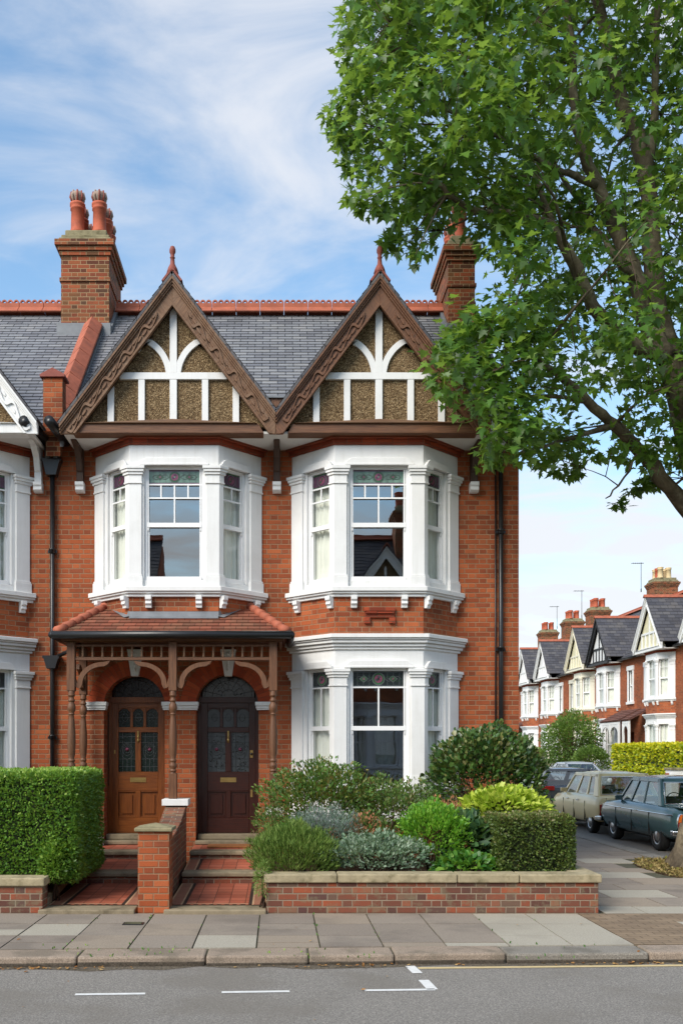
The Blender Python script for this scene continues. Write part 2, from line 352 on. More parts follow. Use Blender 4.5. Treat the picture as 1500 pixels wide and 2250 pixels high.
# granite, asphalt, paving
def speck(name, base, lo, hi, sc_=160, rough=.85, patch=None, bmp=.5):
    t = NT(name); o = t.obj(); a = t.noise(o, sc_, 3, .8); c = t.ramp(a, [(.32, lo), (.5, base), (.68, hi)])
    b_ = t.noise(o, .9, 5, .6); c = t.mixc(t.math('MULTIPLY', t.math('SUBTRACT', b_, .35), .55), c, tuple(x*.6 for x in base))
    if patch:
        s1 = t.ramp(t.noise(o, patch[1], 5, .6), [(.5, (0, 0, 0)), (.62, (1, 1, 1))]); c = t.mixc(t.math('MULTIPLY', s1, patch[2]), c, patch[0])
    t.bump(a, bmp, .004); return t.fin(c, rough, .3)
M_['asphalt'] = speck('asphalt', srgb(124, 120, 114), srgb(90, 87, 82), srgb(164, 158, 150), 75, .9, (srgb(112, 106, 97), .9, .45), .7)
M_['granite_pink'] = speck('pink_granite', srgb(148, 132, 116), srgb(104, 94, 84), srgb(176, 162, 146), 90, .8, (srgb(92, 86, 74), 2.5, .5))
M_['granite_grey'] = speck('grey_granite', srgb(132, 126, 116), srgb(92, 88, 82), srgb(160, 154, 144), 90, .8, (srgb(84, 80, 70), 2.5, .5))
M_['gutter_grime'] = speck('gutter_grime', srgb(92, 84, 72), srgb(56, 50, 42), srgb(134, 122, 104), 45, .95, (srgb(70, 62, 50), 3, .6))
M_['granite_dirt'] = speck('grimy_granite', srgb(78, 70, 60), srgb(48, 44, 38), srgb(104, 94, 82), 60, .9, (srgb(58, 52, 44), 4, .7))
M_['slab_a'] = speck('paving_slab', srgb(138, 128, 116), srgb(122, 112, 102), srgb(152, 142, 130), 60, .9, (srgb(112, 104, 96), 1.4, .5), .3)
M_['slab_b'] = speck('dark_paving_slab', srgb(132, 122, 111), srgb(116, 106, 97), srgb(146, 136, 125), 60, .9, (srgb(104, 96, 88), 1.4, .5), .3)
M_['slab_c'] = speck('pale_paving_slab', srgb(160, 154, 140), srgb(144, 138, 126), srgb(176, 170, 156), 60, .9, (srgb(140, 134, 122), 1.4, .4), .3)
M_['slab_d'] = speck('brown_paving_slab', srgb(143, 131, 116), srgb(127, 115, 102), srgb(157, 145, 130), 60, .9, (srgb(116, 106, 96), 1.4, .5), .3)
M_['joint'] = plain('joint_mortar', srgb(74, 72, 54), .95, .4, 5, .4, 30)
M_['paver'] = brick('block_paving', [(0, srgb(122, 104, 84)), (1, srgb(146, 126, 102))], srgb(84, 74, 60), st=.3, flem=False, bw=.2, bh=.1, gap=.007)
M_['quarry'] = tiles('quarry_tile', [(0, srgb(160, 84, 62)), (.5, srgb(182, 98, 74)), (1, srgb(194, 112, 88))], srgb(96, 60, 46), .19, .19, .008, .55, .4, (srgb(120, 84, 66), 2, .4), 0)
M_['tile_black'] = plain('black_tile', srgb(52, 44, 40), .5)
M_['tile_buff'] = plain('buff_tile', srgb(186, 150, 118), .6)
M_['line_white'] = plain('road_paint', (.66, .66, .64), .7, .1, 20, .3, 60)
M_['line_yellow'] = plain('yellow_road_paint', srgb(194, 174, 130), .7, .12, 20, .3, 60)
M_['ground'] = plain('ground', srgb(96, 98, 66), .95, .3, .5, 0)

def glass(name, tint, mixf, rough=0.0, trans=(.9, .95, .93)):
    t = NT(name); t.t.nodes.remove(t.b)
    g = t.n('ShaderNodeBsdfGlossy'); g.inputs[0].default_value = (*tint, 1); g.inputs[1].default_value = rough
    tr = t.n('ShaderNodeBsdfTransparent'); tr.inputs[0].default_value = (*trans, 1)
    lw = t.n('ShaderNodeLayerWeight'); lw.inputs[0].default_value = .5; fr = t.math('ADD', .05, t.math('MULTIPLY', t.math('POWER', lw.outputs['Facing'], 5.0), .9))
    f = t.math('MINIMUM', t.math('ADD', fr, mixf), .95)
    o = t.obj(); bp = t.n('ShaderNodeBump'); bp.inputs['Strength'].default_value = .06; bp.inputs['Distance'].default_value = .01; t.l(t.noise(o, 2.2, 1), bp.inputs['Height']); t.l(bp.outputs[0], g.inputs['Normal'])
    m = t.n('ShaderNodeMixShader'); t.l(f, m.inputs[0]); t.l(tr.outputs[0], m.inputs[1]); t.l(g.outputs[0], m.inputs[2]); t.l(m.outputs[0], t.out.inputs[0])
    return t.mat
M_['glass'] = glass('window_glass', (.80, .82, .82), .28)
M_['glass_side'] = glass('side_window_glass', (.9, .95, 1), .02, trans=(.92, .94, .92))
M_['glass_low'] = glass('lower_window_glass', (.86, .92, 1), .16)
def sg(name, c, rough=.25): return plain(name, c, rough, .3, 9, .3, 25, .5)
M_['sg_green'] = sg('green_leaded_glass', srgb(104, 132, 118)); M_['sg_purple'] = sg('purple_leaded_glass', srgb(84, 54, 74)); M_['sg_dgreen'] = sg('dark_green_leaded_glass', srgb(52, 88, 60))
M_['sg_dark'] = sg('dark_leaded_glass', srgb(34, 42, 42)); M_['sg_rose'] = sg('rose_leaded_glass', srgb(126, 70, 92)); M_['sg_grey'] = sg('textured_glass', srgb(66, 72, 74), .3); M_['sg_bdark'] = sg('blackish_fanlight_glass', srgb(16, 17, 18), .2)
M_['sg_dback'] = sg('door_green_glass', srgb(24, 36, 34), .2)
M_['came'] = plain('lead_came', srgb(92, 94, 96), .5); M_['came_d'] = plain('dark_lead_came', srgb(38, 38, 40), .5)

def leafmat(name, stops, trans=.35, rough=.5, spec=.4):
    t = NT(name); a = t.n('ShaderNodeAttribute'); a.attribute_name = 'rnd'; a.attribute_type = 'GEOMETRY'
    c = t.ramp(a.outputs['Fac'], stops)
    t.fin(c, rough, spec)
    tr = t.n('ShaderNodeBsdfTranslucent'); tc_ = t.mixc(.5, c, tuple(min(1, x*y) for x, y in zip(stops[-1][1], (1.3, 1.5, .5)))); t.l(tc_, tr.inputs[0])
    m = t.n('ShaderNodeMixShader'); m.inputs[0].default_value = trans; t.l(t.b.outputs[0], m.inputs[1]); t.l(tr.outputs[0], m.inputs[2]); t.l(m.outputs[0], t.out.inputs[0])
    return t.mat
M_['bark'] = None
t = NT('plane_bark'); o = t.obj(); vo = t.n('ShaderNodeTexVoronoi'); vo.inputs['Scale'].default_value = 1; t.l(t.map(t.mixc(.12, o, t.n('ShaderNodeTexNoise').outputs[1], 'ADD'), (9, 9, 3)), vo.inputs['Vector'])
f = t.noise(o, 3.5, 6, .7, .6); c = t.ramp(f, [(.3, srgb(70, 62, 52)), (.5, srgb(106, 96, 80)), (.6, srgb(128, 118, 98)), (.72, srgb(150, 142, 116))])
t.bump(t.math('ADD', t.noise(t.map(o, (1, 1, .35)), 14, 6, .7), vo.outputs['Distance']), .7, .03); M_['bark'] = t.fin(c, .9, .2)
M_['twig'] = plain('twig_bark', srgb(74, 58, 46), .9, .2, 8, .3, 40)
# ------------------------------------------------------------------ terraced-house components (local frame: facade on y=0 facing -y)
CD = Vector((.615, .6)).normalized()
def bay_pts(cx):
    e = .06
    return [(cx-1.27-CD.x*e, CD.y*e), (cx-.655, -.6), (cx+.655, -.6), (cx+1.27+CD.x*e, CD.y*e)]
def cpt(cx, side, s): return (cx+side*(.655+CD.x*s), -.6+CD.y*s)
def frames(cx):
    out = [(Matrix.Translation((cx, -.6, 0)), -.44, .44, 'c')]
    Mr = Matrix(((CD.x, -CD.y, 0, cx+.655), (CD.y, CD.x, 0, -.6), (0, 0, 1, 0), (0, 0, 0, 1)))
    Ml = Matrix(((CD.x, CD.y, 0, cx-.655-CD.x*.859), (-CD.y, CD.x, 0, -.6+CD.y*.859), (0, 0, 1, 0), (0, 0, 0, 1)))
    out.append((Mr, .08, .55, 'r')); out.append((Ml, .859-.55, .859-.08, 'l'))
    return out

def curtain(parent, M, x0, x1, z0, z1, y, seed):
    rr = random.Random(seed); n = 30; mb = MB(); vs = []; ph = rr.random()*6
    for k, z in enumerate((z0, z1)):
        for i in range(n+1):
            x = x0+(x1-x0)*i/n; a = x*62+ph+1.1*math.sin(x*23+ph)
            vs.append((x, y+.02+.026*math.sin(a)*(.8-.2*k), z))
    for j in range(1): mb.prim(vs, [(i, i+1, n+2+i, n+1+i) for i in range(n)], M_['fabric'], M, True)
    return mb.build('curtain', parent)

def stained(parent, M, x0, x1, z0, z1, y, style):
    mb = MB(); W, H = x1-x0, z1-z0; cx, cz = (x0+x1)/2, (z0+z1)/2
    A = dict(up=('sg_green', 'sg_purple', 'sg_dgreen', 'came', 'sg_rose'), side=('sg_purple', 'sg_dgreen', 'sg_purple', 'came', 'sg_rose'), gf=('sg_dark', 'sg_grey', 'sg_dgreen', 'came', 'sg_rose'))[style]
    bg, bd, lf, cm, rs = [M_[a] for a in A]
    mb.box(x0-.01, x1+.01, y, y+.006, z0-.01, z1+.01, bg, M)
    b = .022
    for a, c, d, e in ((x0, x1, z0, z0+b), (x0, x1, z1-b, z1), (x0, x0+b, z0+b, z1-b), (x1-b, x1, z0+b, z1-b)): mb.box(a, c, y-.002, y+.002, d, e, bd, M)
    def disc(px, pz, rx, rz, mat, yy, n=12, a0=0): mb.ext([(px+rx*math.cos(a0+2*math.pi*i/n), pz+rz*math.sin(a0+2*math.pi*i/n)) for i in range(n)], yy, yy+.003, mat, 'y', M)
    rad = min(H*.42, W*.42)
    disc(cx, cz, rad, rad, cm, y-.003); disc(cx, cz, rad*.9, rad*.9, lf, y-.0045); disc(cx, cz, rad*.62, rad*.62, rs, y-.006)
    for i in range(5):
        a = i*1.257; disc(cx+rad*.3*math.cos(a), cz+rad*.3*math.sin(a), rad*.24, rad*.24, bd if i % 2 else rs, y-.0075, 7)
    disc(cx, cz, rad*.15, rad*.15, bg, y-.009, 7)
    if W > .5:
        for sx in (-1, 1):
            for q in (.27, ):
                px = cx+sx*W*q; disc(px, cz, W*.085, H*.24, cm, y-.003, 4); disc(px, cz, W*.07, H*.19, lf, y-.0045, 4); disc(px, cz, W*.025, H*.09, rs, y-.006, 6)
            mb.tube([(cx+sx*(rad+W*.30*i/8), y-.004, cz+H*.18*math.sin(i/8*6.28)) for i in range(9)], .0035, cm if style != 'gf' else lf, 4, M)
            mb.tube([(cx+sx*(rad+W*.30*i/8), y-.004, cz-H*.16*math.sin(i/8*6.28)) for i in range(9)], .003, cm, 4, M)
    k = 9 if W > .5 else 4
    for i in range(1, k):
        x = x0+W*i/k
        if abs(x-cx) > rad*.95: mb.box(x-.002, x+.002, y-.003, y-.001, z0+b, z1-b, cm, M)
    return mb.build('stained_glass', parent)

def window(root, M, x0, x1, z0, z1, rows, rail, gl, style=None, cur=True, W='white_frame', low=None, seed=0, far=False):
    """rows: (za, zb, columns) glazed rows above the meeting rail, top one leaded when style; rail: (z0, z1) of the meeting rail"""
    mb = MB(); f = .04; m = M_[W]; y0, y1 = .045, .12
    mb.box(x0, x0+f, y0, y1, z0, z1, m, M); mb.box(x1-f, x1, y0, y1, z0, z1, m, M)
    mb.box(x0+f, x1-f, y0+.002, y1, z1-f, z1, m, M); mb.box(x0+f, x1-f, y0-.03, y1, z0, z0+.06, m, M)
    s = .018; mb.box(x0+f, x1-f, y0-.006, y1-.03, rail[0], rail[1], m, M)
    for sx in (x0+f, x1-f-.03):                                     # sash horns and lower-sash stiles
        mb.box(sx, sx+.03, y0+.02, y1-.004, z0+.06, rail[0], m, M); mb.box(sx, sx+.022, y0+.008, y0+.04, rail[1], z1-f, m, M); mb.box(sx+.004, sx+.022, y0+.0, y0+.02, rail[0]-.05, rail[0], m, M)
    for i, (a, b, n) in enumerate(rows):
        if i < len(rows)-1 or rail[1] < a-.001: mb.box(x0+f, x1-f, y0+.012, y0+.034, a-.022, a, m, M)
        for k in range(1, n):
            x = x0+f+(x1-x0-2*f)*k/n; mb.box(x-.011, x+.011, y0+.014, y0+.032, a, b, m, M)
    o = mb.build('window', root)
    g = MB(); zt = rows[0][0] if style else z1-f
    g.prim([(x0+f, y0+.05, rail[0]), (x1-f, y0+.05, rail[0]), (x1-f, y0+.05, zt), (x0+f, y0+.05, zt)], [(0, 1, 2, 3)], M_[gl], M)
    g.prim([(x0+f, y1-.03, z0+.05), (x1-f, y1-.03, z0+.05), (x1-f, y1-.03, rail[0]+.01), (x0+f, y1-.03, rail[0]+.01)], [(0, 1, 2, 3)], M_[low or gl], M); g.build('pane', o)
    if style: stained(o, M, x0+f, x1-f, rows[0][0], z1-f, y0+.035, style)
    if cur:
        if x1-x0 < .6 and not far: curtain(o, M, x0+.0, x1, z0-.05, z1+.02, .135, seed)
        elif far: curtain(o, M, x0, x1, z0, z1, .14, seed)
    return o

def bay_level(root, cx, lev, W='white', top=True, seed=1, far=False, fill='brick'):
    m = M_[W]; pt = bay_pts(cx)
    if lev == 'upper': zs, z0, z1, zt = 4.16, 4.36, 6.05, 6.36
    else: zs, z0, z1, zt = 1.20, 1.30, 3.07, 3.36
    s = MB(.006)
    # jambs and corner piers
    for sd_ in (-1, 1):
        a = [(cx+sd_*.44, -.6), (cx+sd_*.655, -.6), cpt(cx, sd_, .08)]; e = [cpt(cx, sd_, .55), cpt(cx, sd_, .92)]
        if sd_ < 0: a.reverse(); e.reverse()
        s.ring(a, 0, -.16, z0, z1, m); s.ring(e, 0, -.16, z0, z1, m)
    s.ring(pt, 0, -.16, zs+.10, z0, m); s.ring(pt, 0, -.16, z1, zt, m)
    q = bay_pts(cx); s.ext([(q[0][0]+.1, .0), (cx-.6, -.5), (cx+.6, -.5), (q[3][0]-.1, .0)], z1+.02, zt-.01, m)
    o = s.build('bay_surround', root)
    # pilasters
    for sd_ in (-1, 1):
        for kind in ('corner', 'end'):
            p = MB(.004)
            if kind == 'corner': path = [(cx+sd_*.475, -.6), (cx+sd_*.655, -.6), cpt(cx, sd_, .075)]
            else: path = [cpt(cx, sd_, .62), cpt(cx, sd_, .85)]
            if sd_ < 0: path.reverse()
            zb = zs+.10
            # wider band helper extends path at its ends too
            def band(z0_, z1_, oo, gx=0):
                pp = [Vector(x) for x in path]
                d0 = (pp[0]-pp[1]).normalized(); d1 = (pp[-1]-pp[-2]).normalized()
                pp[0] = pp[0]+d0*gx; pp[-1] = pp[-1]+d1*gx
                p.ring([tuple(x) for x in pp], oo, -.02, z0_, z1_, m)
            band(zb, zb+.15, .05, .02); band(zb+.15, zb+.18, .042, .01); band(zb+.18, z1-.27, .028)
            band(z1-.27, z1-.245, .045, .012); band(z1-.245, z1-.14, .036, .004); band(z1-.14, z1-.10, .055, .022); band(z1-.10, z1-.06, .075, .036); band(z1-.06, z1-.015, .09, .05)
            p.build('pilaster', o)
    # hood moulds
    h = MB(.004)
    for M, x0, x1, t in frames(cx):
        e = .04 if t != 'c' else .05
        h.ext([(x0-e, z1+.02), (x1+e, z1+.02), (x1+e-.01, z1+.055), (x1-.03, z1+.105), (x0+.03, z1+.105), (x0-e+.01, z1+.055)], -.045, .03, m, 'y', M)
        h.ext([(x0-e-.02, z1+.0), (x1+e+.02, z1+.0), (x1+e+.02, z1+.03), (x0-e-.02, z1+.03)], -.05 if t == 'c' else -.047, .03, m, 'y', M)
    h.build('hood_mould', o)
    # sill
    s2 = MB(.006); s2.ring(pt, .10, -.2, zs+.03, zs+.10, m); s2.ring(pt, .075, -.2, zs, zs+.03, m)
    if lev == 'upper': s2.ring(pt, .04, -.2, zs-.045, zs, m)
    else: s2.ring(pt, .03, -.2, .92, zs, m); s2.ring(pt, .05, -.2, .80, .92, m)
    s2.build('window_sill', o)
    if lev == 'upper':
        for sd_ in (-1, 1):
            for (x, y, nx, ny) in ((cx+sd_*.37, -.6, 0, -1), (*cpt(cx, sd_, .06), sd_*CD.y, -CD.x), (*cpt(cx, sd_, .72), sd_*CD.y, -CD.x)):
                c = MB(.004); ang = math.atan2(ny, nx)+math.pi/2; Mm = Matrix.Translation((x, y, 0)) @ Matrix.Rotation(ang, 4, 'Z')
                c.ext([(.0, 4.13), (-.10, 4.13), (-.10, 4.07), (-.075, 4.05), (-.085, 4.01), (-.055, 3.985), (-.05, 3.95), (0, 3.95)], -.045, .045, m, 'x', Mm)
                c.build('corbel', o)
        if top:
            b = MB(.004); b.ring(pt, .035, -.3, 6.36, 6.435, M_['brick_dark']); b.ring(pt, .085, -.3, 6.437, 6.52, M_['brick_dark']); b.build('brick_cornice', o)
    else:
        c = MB(.006); c.ring(pt, .03, -.2, 3.34, 3.38, m); c.ring(pt, .06, -.2, 3.382, 3.43, m); c.ring(pt, .10, -.2, 3.432, 3.475, m); c.ring(pt, .125, -.2, 3.477, 3.50, m); c.ring(pt, .15, -.2, 3.502, 3.56, m)
        c.build('cornice', o)
    # glazing
    for i, (M, x0, x1, t) in enumerate(frames(cx)):
        c = t == 'c'
        if lev == 'upper':
            rows = [(5.80, 6.01, 1), (5.60, 5.78, 4 if c else 2), (5.22, 5.578, 2 if c else 1)]; rail = (5.155, 5.22)
            if far: rows = [(5.7, 6.01, 2), (5.22, 5.68, 2)]
            window(root, M, x0, x1, z0, z1, rows, rail, 'glass' if c else 'glass_side', None if far else ('up' if c else 'side'), True, seed=seed*7+i, far=far)
        else:
            rows = [(2.80, 3.03, 1), (2.215, 2.778, 2)]; rail = (2.15, 2.215)
            if far: rows = [(2.215, 3.03, 2)]
            window(root, M, x0, x1, z0, z1, rows, rail, 'glass_low' if c else 'glass_side', None if far else 'gf', True, seed=seed*5+i, far=far)
    return o

def spandrel(mb, cx, z0, z1, m='brick'):
    pt = bay_pts(cx); mb.ring(pt, -.004, -.3, z0, z1, M_[m]); mb.ext([(pt[0][0]+.12, 0), (cx-.5, -.4), (cx+.5, -.4), (pt[3][0]-.12, 0)], z1-.1, z1-.02, M_['room'])

def wall_open(mb, x0, x1, z0, z1, y0, y1, ops, mat):
    """wall slab with rectangular openings (a,b,c,d) in x,z, split in cells"""
    xs = sorted({x0, x1, *[o[0] for o in ops], *[o[1] for o in ops]}); zs = sorted({z0, z1, *[o[2] for o in ops], *[o[3] for o in ops]})
    for i in range(len(xs)-1):
        k = 0
        while k < len(zs)-1:
            def solid(k): return not any(o[0] <= xs[i]+1e-6 and o[1] >= xs[i+1]-1e-6 and o[2] <= zs[k]+1e-6 and o[3] >= zs[k+1]-1e-6 for o in ops)
            if not solid(k): k += 1; continue
            j = k
            while j+1 < len(zs)-1 and solid(j+1): j += 1
            mb.box(xs[i], xs[i+1], y0, y1, zs[k], zs[j+1], mat); k = j+1

def gable(root, cx, fl, fr, bb, tm, infill, zap=8.757, far=False, carved=True, beam=None, depth=2.5, roofm='slate', fancy=True):
    """gable over a bay: infill panel > timbers, bargeboards, beam; its little roof and finial"""
    mslope = 1.322; B = M_[bb]; T = M_[tm]
    g = MB(); zi = zap-.40
    hb = (zi-6.6)/mslope
    g.ext([(cx-hb, 6.6), (cx+hb, 6.6), (cx, zi)], -.66, -.58, M_[infill], 'y'); o = g.build('gable', root)
    t = MB(.003); yf, yb = -.70, -.655
    def zin(x): return zap-.42-mslope*abs(x)
    def post(x, z0, hw=.052):
        a = min(zin(x-hw), zin(x+hw)); z_ = max(zin(x-hw), zin(x+hw))
        t.ext([(cx+x-hw, z0), (cx+x+hw, z0), (cx+x+hw, zin(x+hw)), (cx+x, zin(x)), (cx+x-hw, zin(x-hw))], yf, yb, T, 'y')
    xr = (zap-.42-7.34)/mslope
    t.box(cx-xr-.03, cx+xr+.03, yf-.004, yb, 7.286, 7.386, T)
    t.box(cx-.052, cx+.052, yf, yb, 6.62, 7.285, T); t.ext([(cx-.052, 7.387), (cx+.052, 7.387), (cx+.052, 8.27), (cx, 8.33), (cx-.052, 8.27)], yf, yb, T, 'y')
    for s in (-1, 1):
        t.box(cx+s*.465-.047, cx+s*.465+.047, yf, yb, 6.62, 7.285, T)
        x = s*.915; t.ext([(cx+x-.047, 6.62), (cx+x+.047, 6.62), (cx+x+.047, min(7.285, zin(x+.047))), (cx+x-.047, min(7.285, zin(x-.047)))], yf, yb, T, 'y')
        if fancy:
            n = 12; A = [R(2+74*i/n) for i in range(n+1)]
            pol = [(cx+s*(-.64+.62*math.cos(a)), 7.34+.62*math.sin(a)) for a in A]+[(cx+s*(-.64+.53*math.cos(a)), 7.34+.53*math.sin(a)) for a in A[::-1]]
            pol = [(x, max(z, 7.387)) for x, z in pol]
            pol = [(cx+ (x-cx)*1, min(z, zap-.40-mslope*abs(x-cx))) for x, z in pol]
            t.ext([(2*cx-x, z) for x, z in pol], yf+.002, yb, T, 'y') if False else t.ext(pol, yf+.002, yb, T, 'y')
    t.build('timber_frame', o)
    if beam:
        b = MB(.006); zb = 6.466
        b.ext([(cx-fl+.17, zb), (cx+fr-.17, zb), (cx+fr-.24, 6.60), (cx, 6.635), (cx-fl+.24, 6.60)], -.80, -.56, M_[beam], 'y', ang=R(90))
        b.ext([(cx-fl+.26, 6.603), (cx+fr-.26, 6.603), (cx, 6.662)], -.835, -.662, M_['tuscan'] if beam == 'brown' else M_[beam], 'y', ang=R(90)); b.build('tie_beam', o)
    for s, ft in ((-1, fl), (1, fr)):
        a_ = R(37) * s
        def pg(v0, v1, xe, zc=6.45):
            xb = (zap-v1-zc)/mslope; xt = (zap-v0-zc)/mslope
            p = [(0, zap-v0)]
            if xt > xe: p += [(xe, zap-v0-mslope*xe), (xe, max(zc, zap-v1-mslope*xe))]
            else: p += [(xt, zc)]
            if xb < xe: p.append((xb, zc))
            p.append((0, zap-v1)); return [(cx+s*x, z) for x, z in p]
        b = MB(.003)
        b.ext(pg(.04, .45, ft), -.815, -.77, B, 'y', ang=a_)
        b.ext(pg(.03, .085, ft), -.885, -.816, B, 'y', ang=a_); b.ext(pg(.087, .125, ft), -.865, -.816, B, 'y', ang=a_); b.ext(pg(.40, .452, ft), -.845, -.816, B, 'y', ang=a_); b.ext(pg(.127, .165, ft), -.845, -.816, B, 'y', ang=a_)
        bo = b.build('bargeboard', o)
        if carved:
            c = MB(.002); n = 64; L0, L1 = .22, ft-.10; vc = .283
            ph = 4.6*math.pi
            up = []; dn = []
            for i in range(n+1):
                x = L0+(L1-L0)*i/n; v = vc+.085*math.sin(i/n*ph*1.0*2); 
                up.append((cx+s*x, zap-v-mslope*x+.022)); dn.append((cx+s*x, zap-v-mslope*x-.022))
            c.ext(up+dn[::-1], -.842, -.816, B, 'y', ang=a_)
            nl = 18
            for i in range(nl):
                x = L0+(L1-L0)*(i+.5)/nl; sg_ = -1 if math.sin((i+.5)/nl*ph*2) > 0 else 1
                v = vc-sg_*-.03; rx = .035
                z = zap-v-mslope*x
                c.ext([(cx+s*(x+rx*math.cos(q)*1.0), z-mslope*rx*math.cos(q)*.9+.03*math.sin(q)) for q in [k*math.pi/4 for k in range(8)]], -.834, -.816, B, 'y')
            c.build('carving', bo)
    # roof slopes
    r = MB()
    for s, ft in ((-1, fl), (1, fr)):
        e = ft+.02; up_ = .02; ze = zap+up_-mslope*e
        A = (cx+s*e, -.888, ze); Bp = (cx+s*e, depth, ze); C = (cx, depth, zap+up_); D = (cx, -.888, zap+up_)
        r.tiled(A, Bp, C, D, 18 if not far else 14, .012, M_[roofm], .13 if not far else .22, under=.032)
    r.build('gable_roof', root)
    return o

def finial(root, x, y, z):
    f = MB(); m = M_['terra_dark']
    f.ext([(x-.15, z-.15), (x, z+.05), (x+.15, z-.15), (x+.12, z-.16), (x, z+.0), (x-.12, z-.16)], y-.02, y+.25, m, 'y')
    f.lathe([(.09, -.02), (.07, .05), (.035, .12), (.028, .2), (.04, .21), (.028, .225), (.03, .26), (.045, .29), (.045, .33), (.03, .37), (.005, .385)], x, y+.06, m, 12, z)
    return f.build('finial', root)

def pot(parent, x, y, z, h=.72, r=.13, m='pot', cap='soot'):
    p = MB(); A = h
    p.lathe([(r*1.15, 0), (r*1.1, .05), (r*.98, .1), (r*.92, A*.78), (r*1.05, A*.80), (r*1.05, A*.86), (r*.92, A*.88), (r*1.12, A*.93), (r*1.12, A), (r*.8, A)], x, y, M_[m], 14, z)
    if cap: p.lathe([(r*.6, A-.02), (r*.72, A+.03), (r*.98, A+.10), (r*1.06, A+.15), (r*.98, A+.19), (r*.72, A+.215), (r*.3, A+.17)], x, y, M_[cap], 9, z)
    return (p.build('chimney_pot', parent) if not cap else [[p.tube([(x+r*.66*math.cos(k*.698), y+r*.66*math.sin(k*.698), z+A), (x+r*1.06*math.cos(k*.698), y+r*1.06*math.sin(k*.698), z+A+.11), (x+r*.86*math.cos(k*.698), y+r*.86*math.sin(k*.698), z+A+.215)], .018, M_['terra_dark' if k % 3 else 'soot'], 5) for k in range(9)], p.build('chimney_pot', parent)][1])

def chimney(root, x0, x1, y0, y1, zb, zt, pots, mat='brick_chim', capm='stone_cap', bands=True, potm='pot', ph=.6, pr=.13, pcap='soot', roofobj=None):
    c = MB(.004); m = M_[mat]
    c.box(x0, x1, y0, y1, zb, zt-.52, m)
    if bands: c.box(x0-.025, x1+.025, y0-.025, y1+.025, zt-1.0, zt-.93, m)
    for k, (e, a, b) in enumerate(((.03, .519, .44), (.06, .439, .36), (.10, .359, .25))): c.box(x0-e, x1+e, y0-e, y1+e, zt-a, zt-b, m)
    o = c.build('chimney', root)
    cp = MB(.02, 2); cp.box(x0+.0, x1-.0, y0+.0, y1-.0, zt-.249, zt-.12, M_[capm]); cp.box(x0-.04, x1+.04, y0-.04, y1+.04, zt-.249, zt-.19, M_[capm]); cp.box(x0+.06, x1-.06, y0+.06, y1-.06, zt-.119, zt, M_[capm]); cp.build('chimney_cap', o)
    for p in pots: pot(o, p[0], p[1], zt-.02, p[2] if len(p) > 2 else ph, pr, p[3] if len(p) > 3 else potm, pcap)
    return o

def ridge(root, x0, x1, y, z, crest=True, m='terra', seg=.45):
    r = MB(.003); n = max(1, round((x1-x0)/seg)); L_ = (x1-x0)/n
    for i in range(n):
        a, b = x0+i*L_+.004, x0+(i+1)*L_-.004
        r.ext([(y-.17, z-.16), (y, z+.0), (y+.17, z-.16), (y+.14, z-.18), (y, z-.05), (y-.14, z-.18)], a, b, M_[m], 'x')
        r.ext([(y-.03, z-.04), (y-.03, z+.05), (y+.03, z+.05), (y+.03, z-.04)], a, b, M_[m], 'x')
        if crest:
            k = max(2, round(L_/.115)); w_ = (b-a)/k
            for j in range(k):
                c = a+w_*(j+.5); n_ = 8; ro, ri = w_*.5, w_*.24
                out_ = [(c+ro*math.cos(t), z+.05+ro*1.25*math.sin(t)) for t in [math.pi*q/n_ for q in range(n_+1)]]
                inn = [(c+ri*math.cos(t), z+.06+ri*1.1*math.sin(t)) for t in [math.pi*q/n_ for q in range(n_+1)]]
                r.ext(out_+inn[::-1], y-.02, y+.02, M_[m], 'y')
    return r.build('ridge_tiles', root)

def pipe(root, x, y, z0, z1, name='drainpipe', collars=(), r=.035):
    p = MB(); p.tube([(x, y, z0), (x, y, z1)], r, M_['iron'], 10)
    for z in collars:
        p.lathe([(r+.002, -.03), (r+.014, -.028), (r+.014, .02), (r+.02, .022), (r+.02, .04), (r+.002, .042)], x, y, M_['iron'], 10, z); p.box(x-.07, x+.07, y+.0, y+.035, z-.02, z+.02, M_['iron'])
    return p.build(name, root)
def hopper(root, x, y, z, w=.13, h=.18):
    p = MB(.004); m = M_['iron']
    p.ext([(x-w, z+h), (x+w, z+h), (x+w, z+h-.04), (x+w*.86, z+h-.05), (x+w*.5, z), (x-w*.5, z), (x-w*.86, z+h-.05), (x-w, z+h-.04)], y-.10, y+.06, m, 'y')
    return p.build('hopper', root)
def bracket(root, x, white='white', m='brownd', z1=6.46):
    b = MB(.004)
    b.box(x-.052, x+.052, -.10, .01, 5.95, z1, M_[m])
    b.ext([(-.10, 6.1), (-.13, 6.12), (-.2, 6.3), (-.36, 6.42), (-.55, z1), (-.10, z1)], x-.045, x+.045, M_[m], 'x')
    o = b.build('eaves_bracket', root)
    c = MB(.004); c.ext([(.01, 5.95), (-.15, 5.95), (-.15, 5.90), (-.125, 5.88), (-.13, 5.83), (-.08, 5.80), (.01, 5.80)], x-.065, x+.065, M_[white], 'x'); c.build('bracket_corbel', o)
    return o
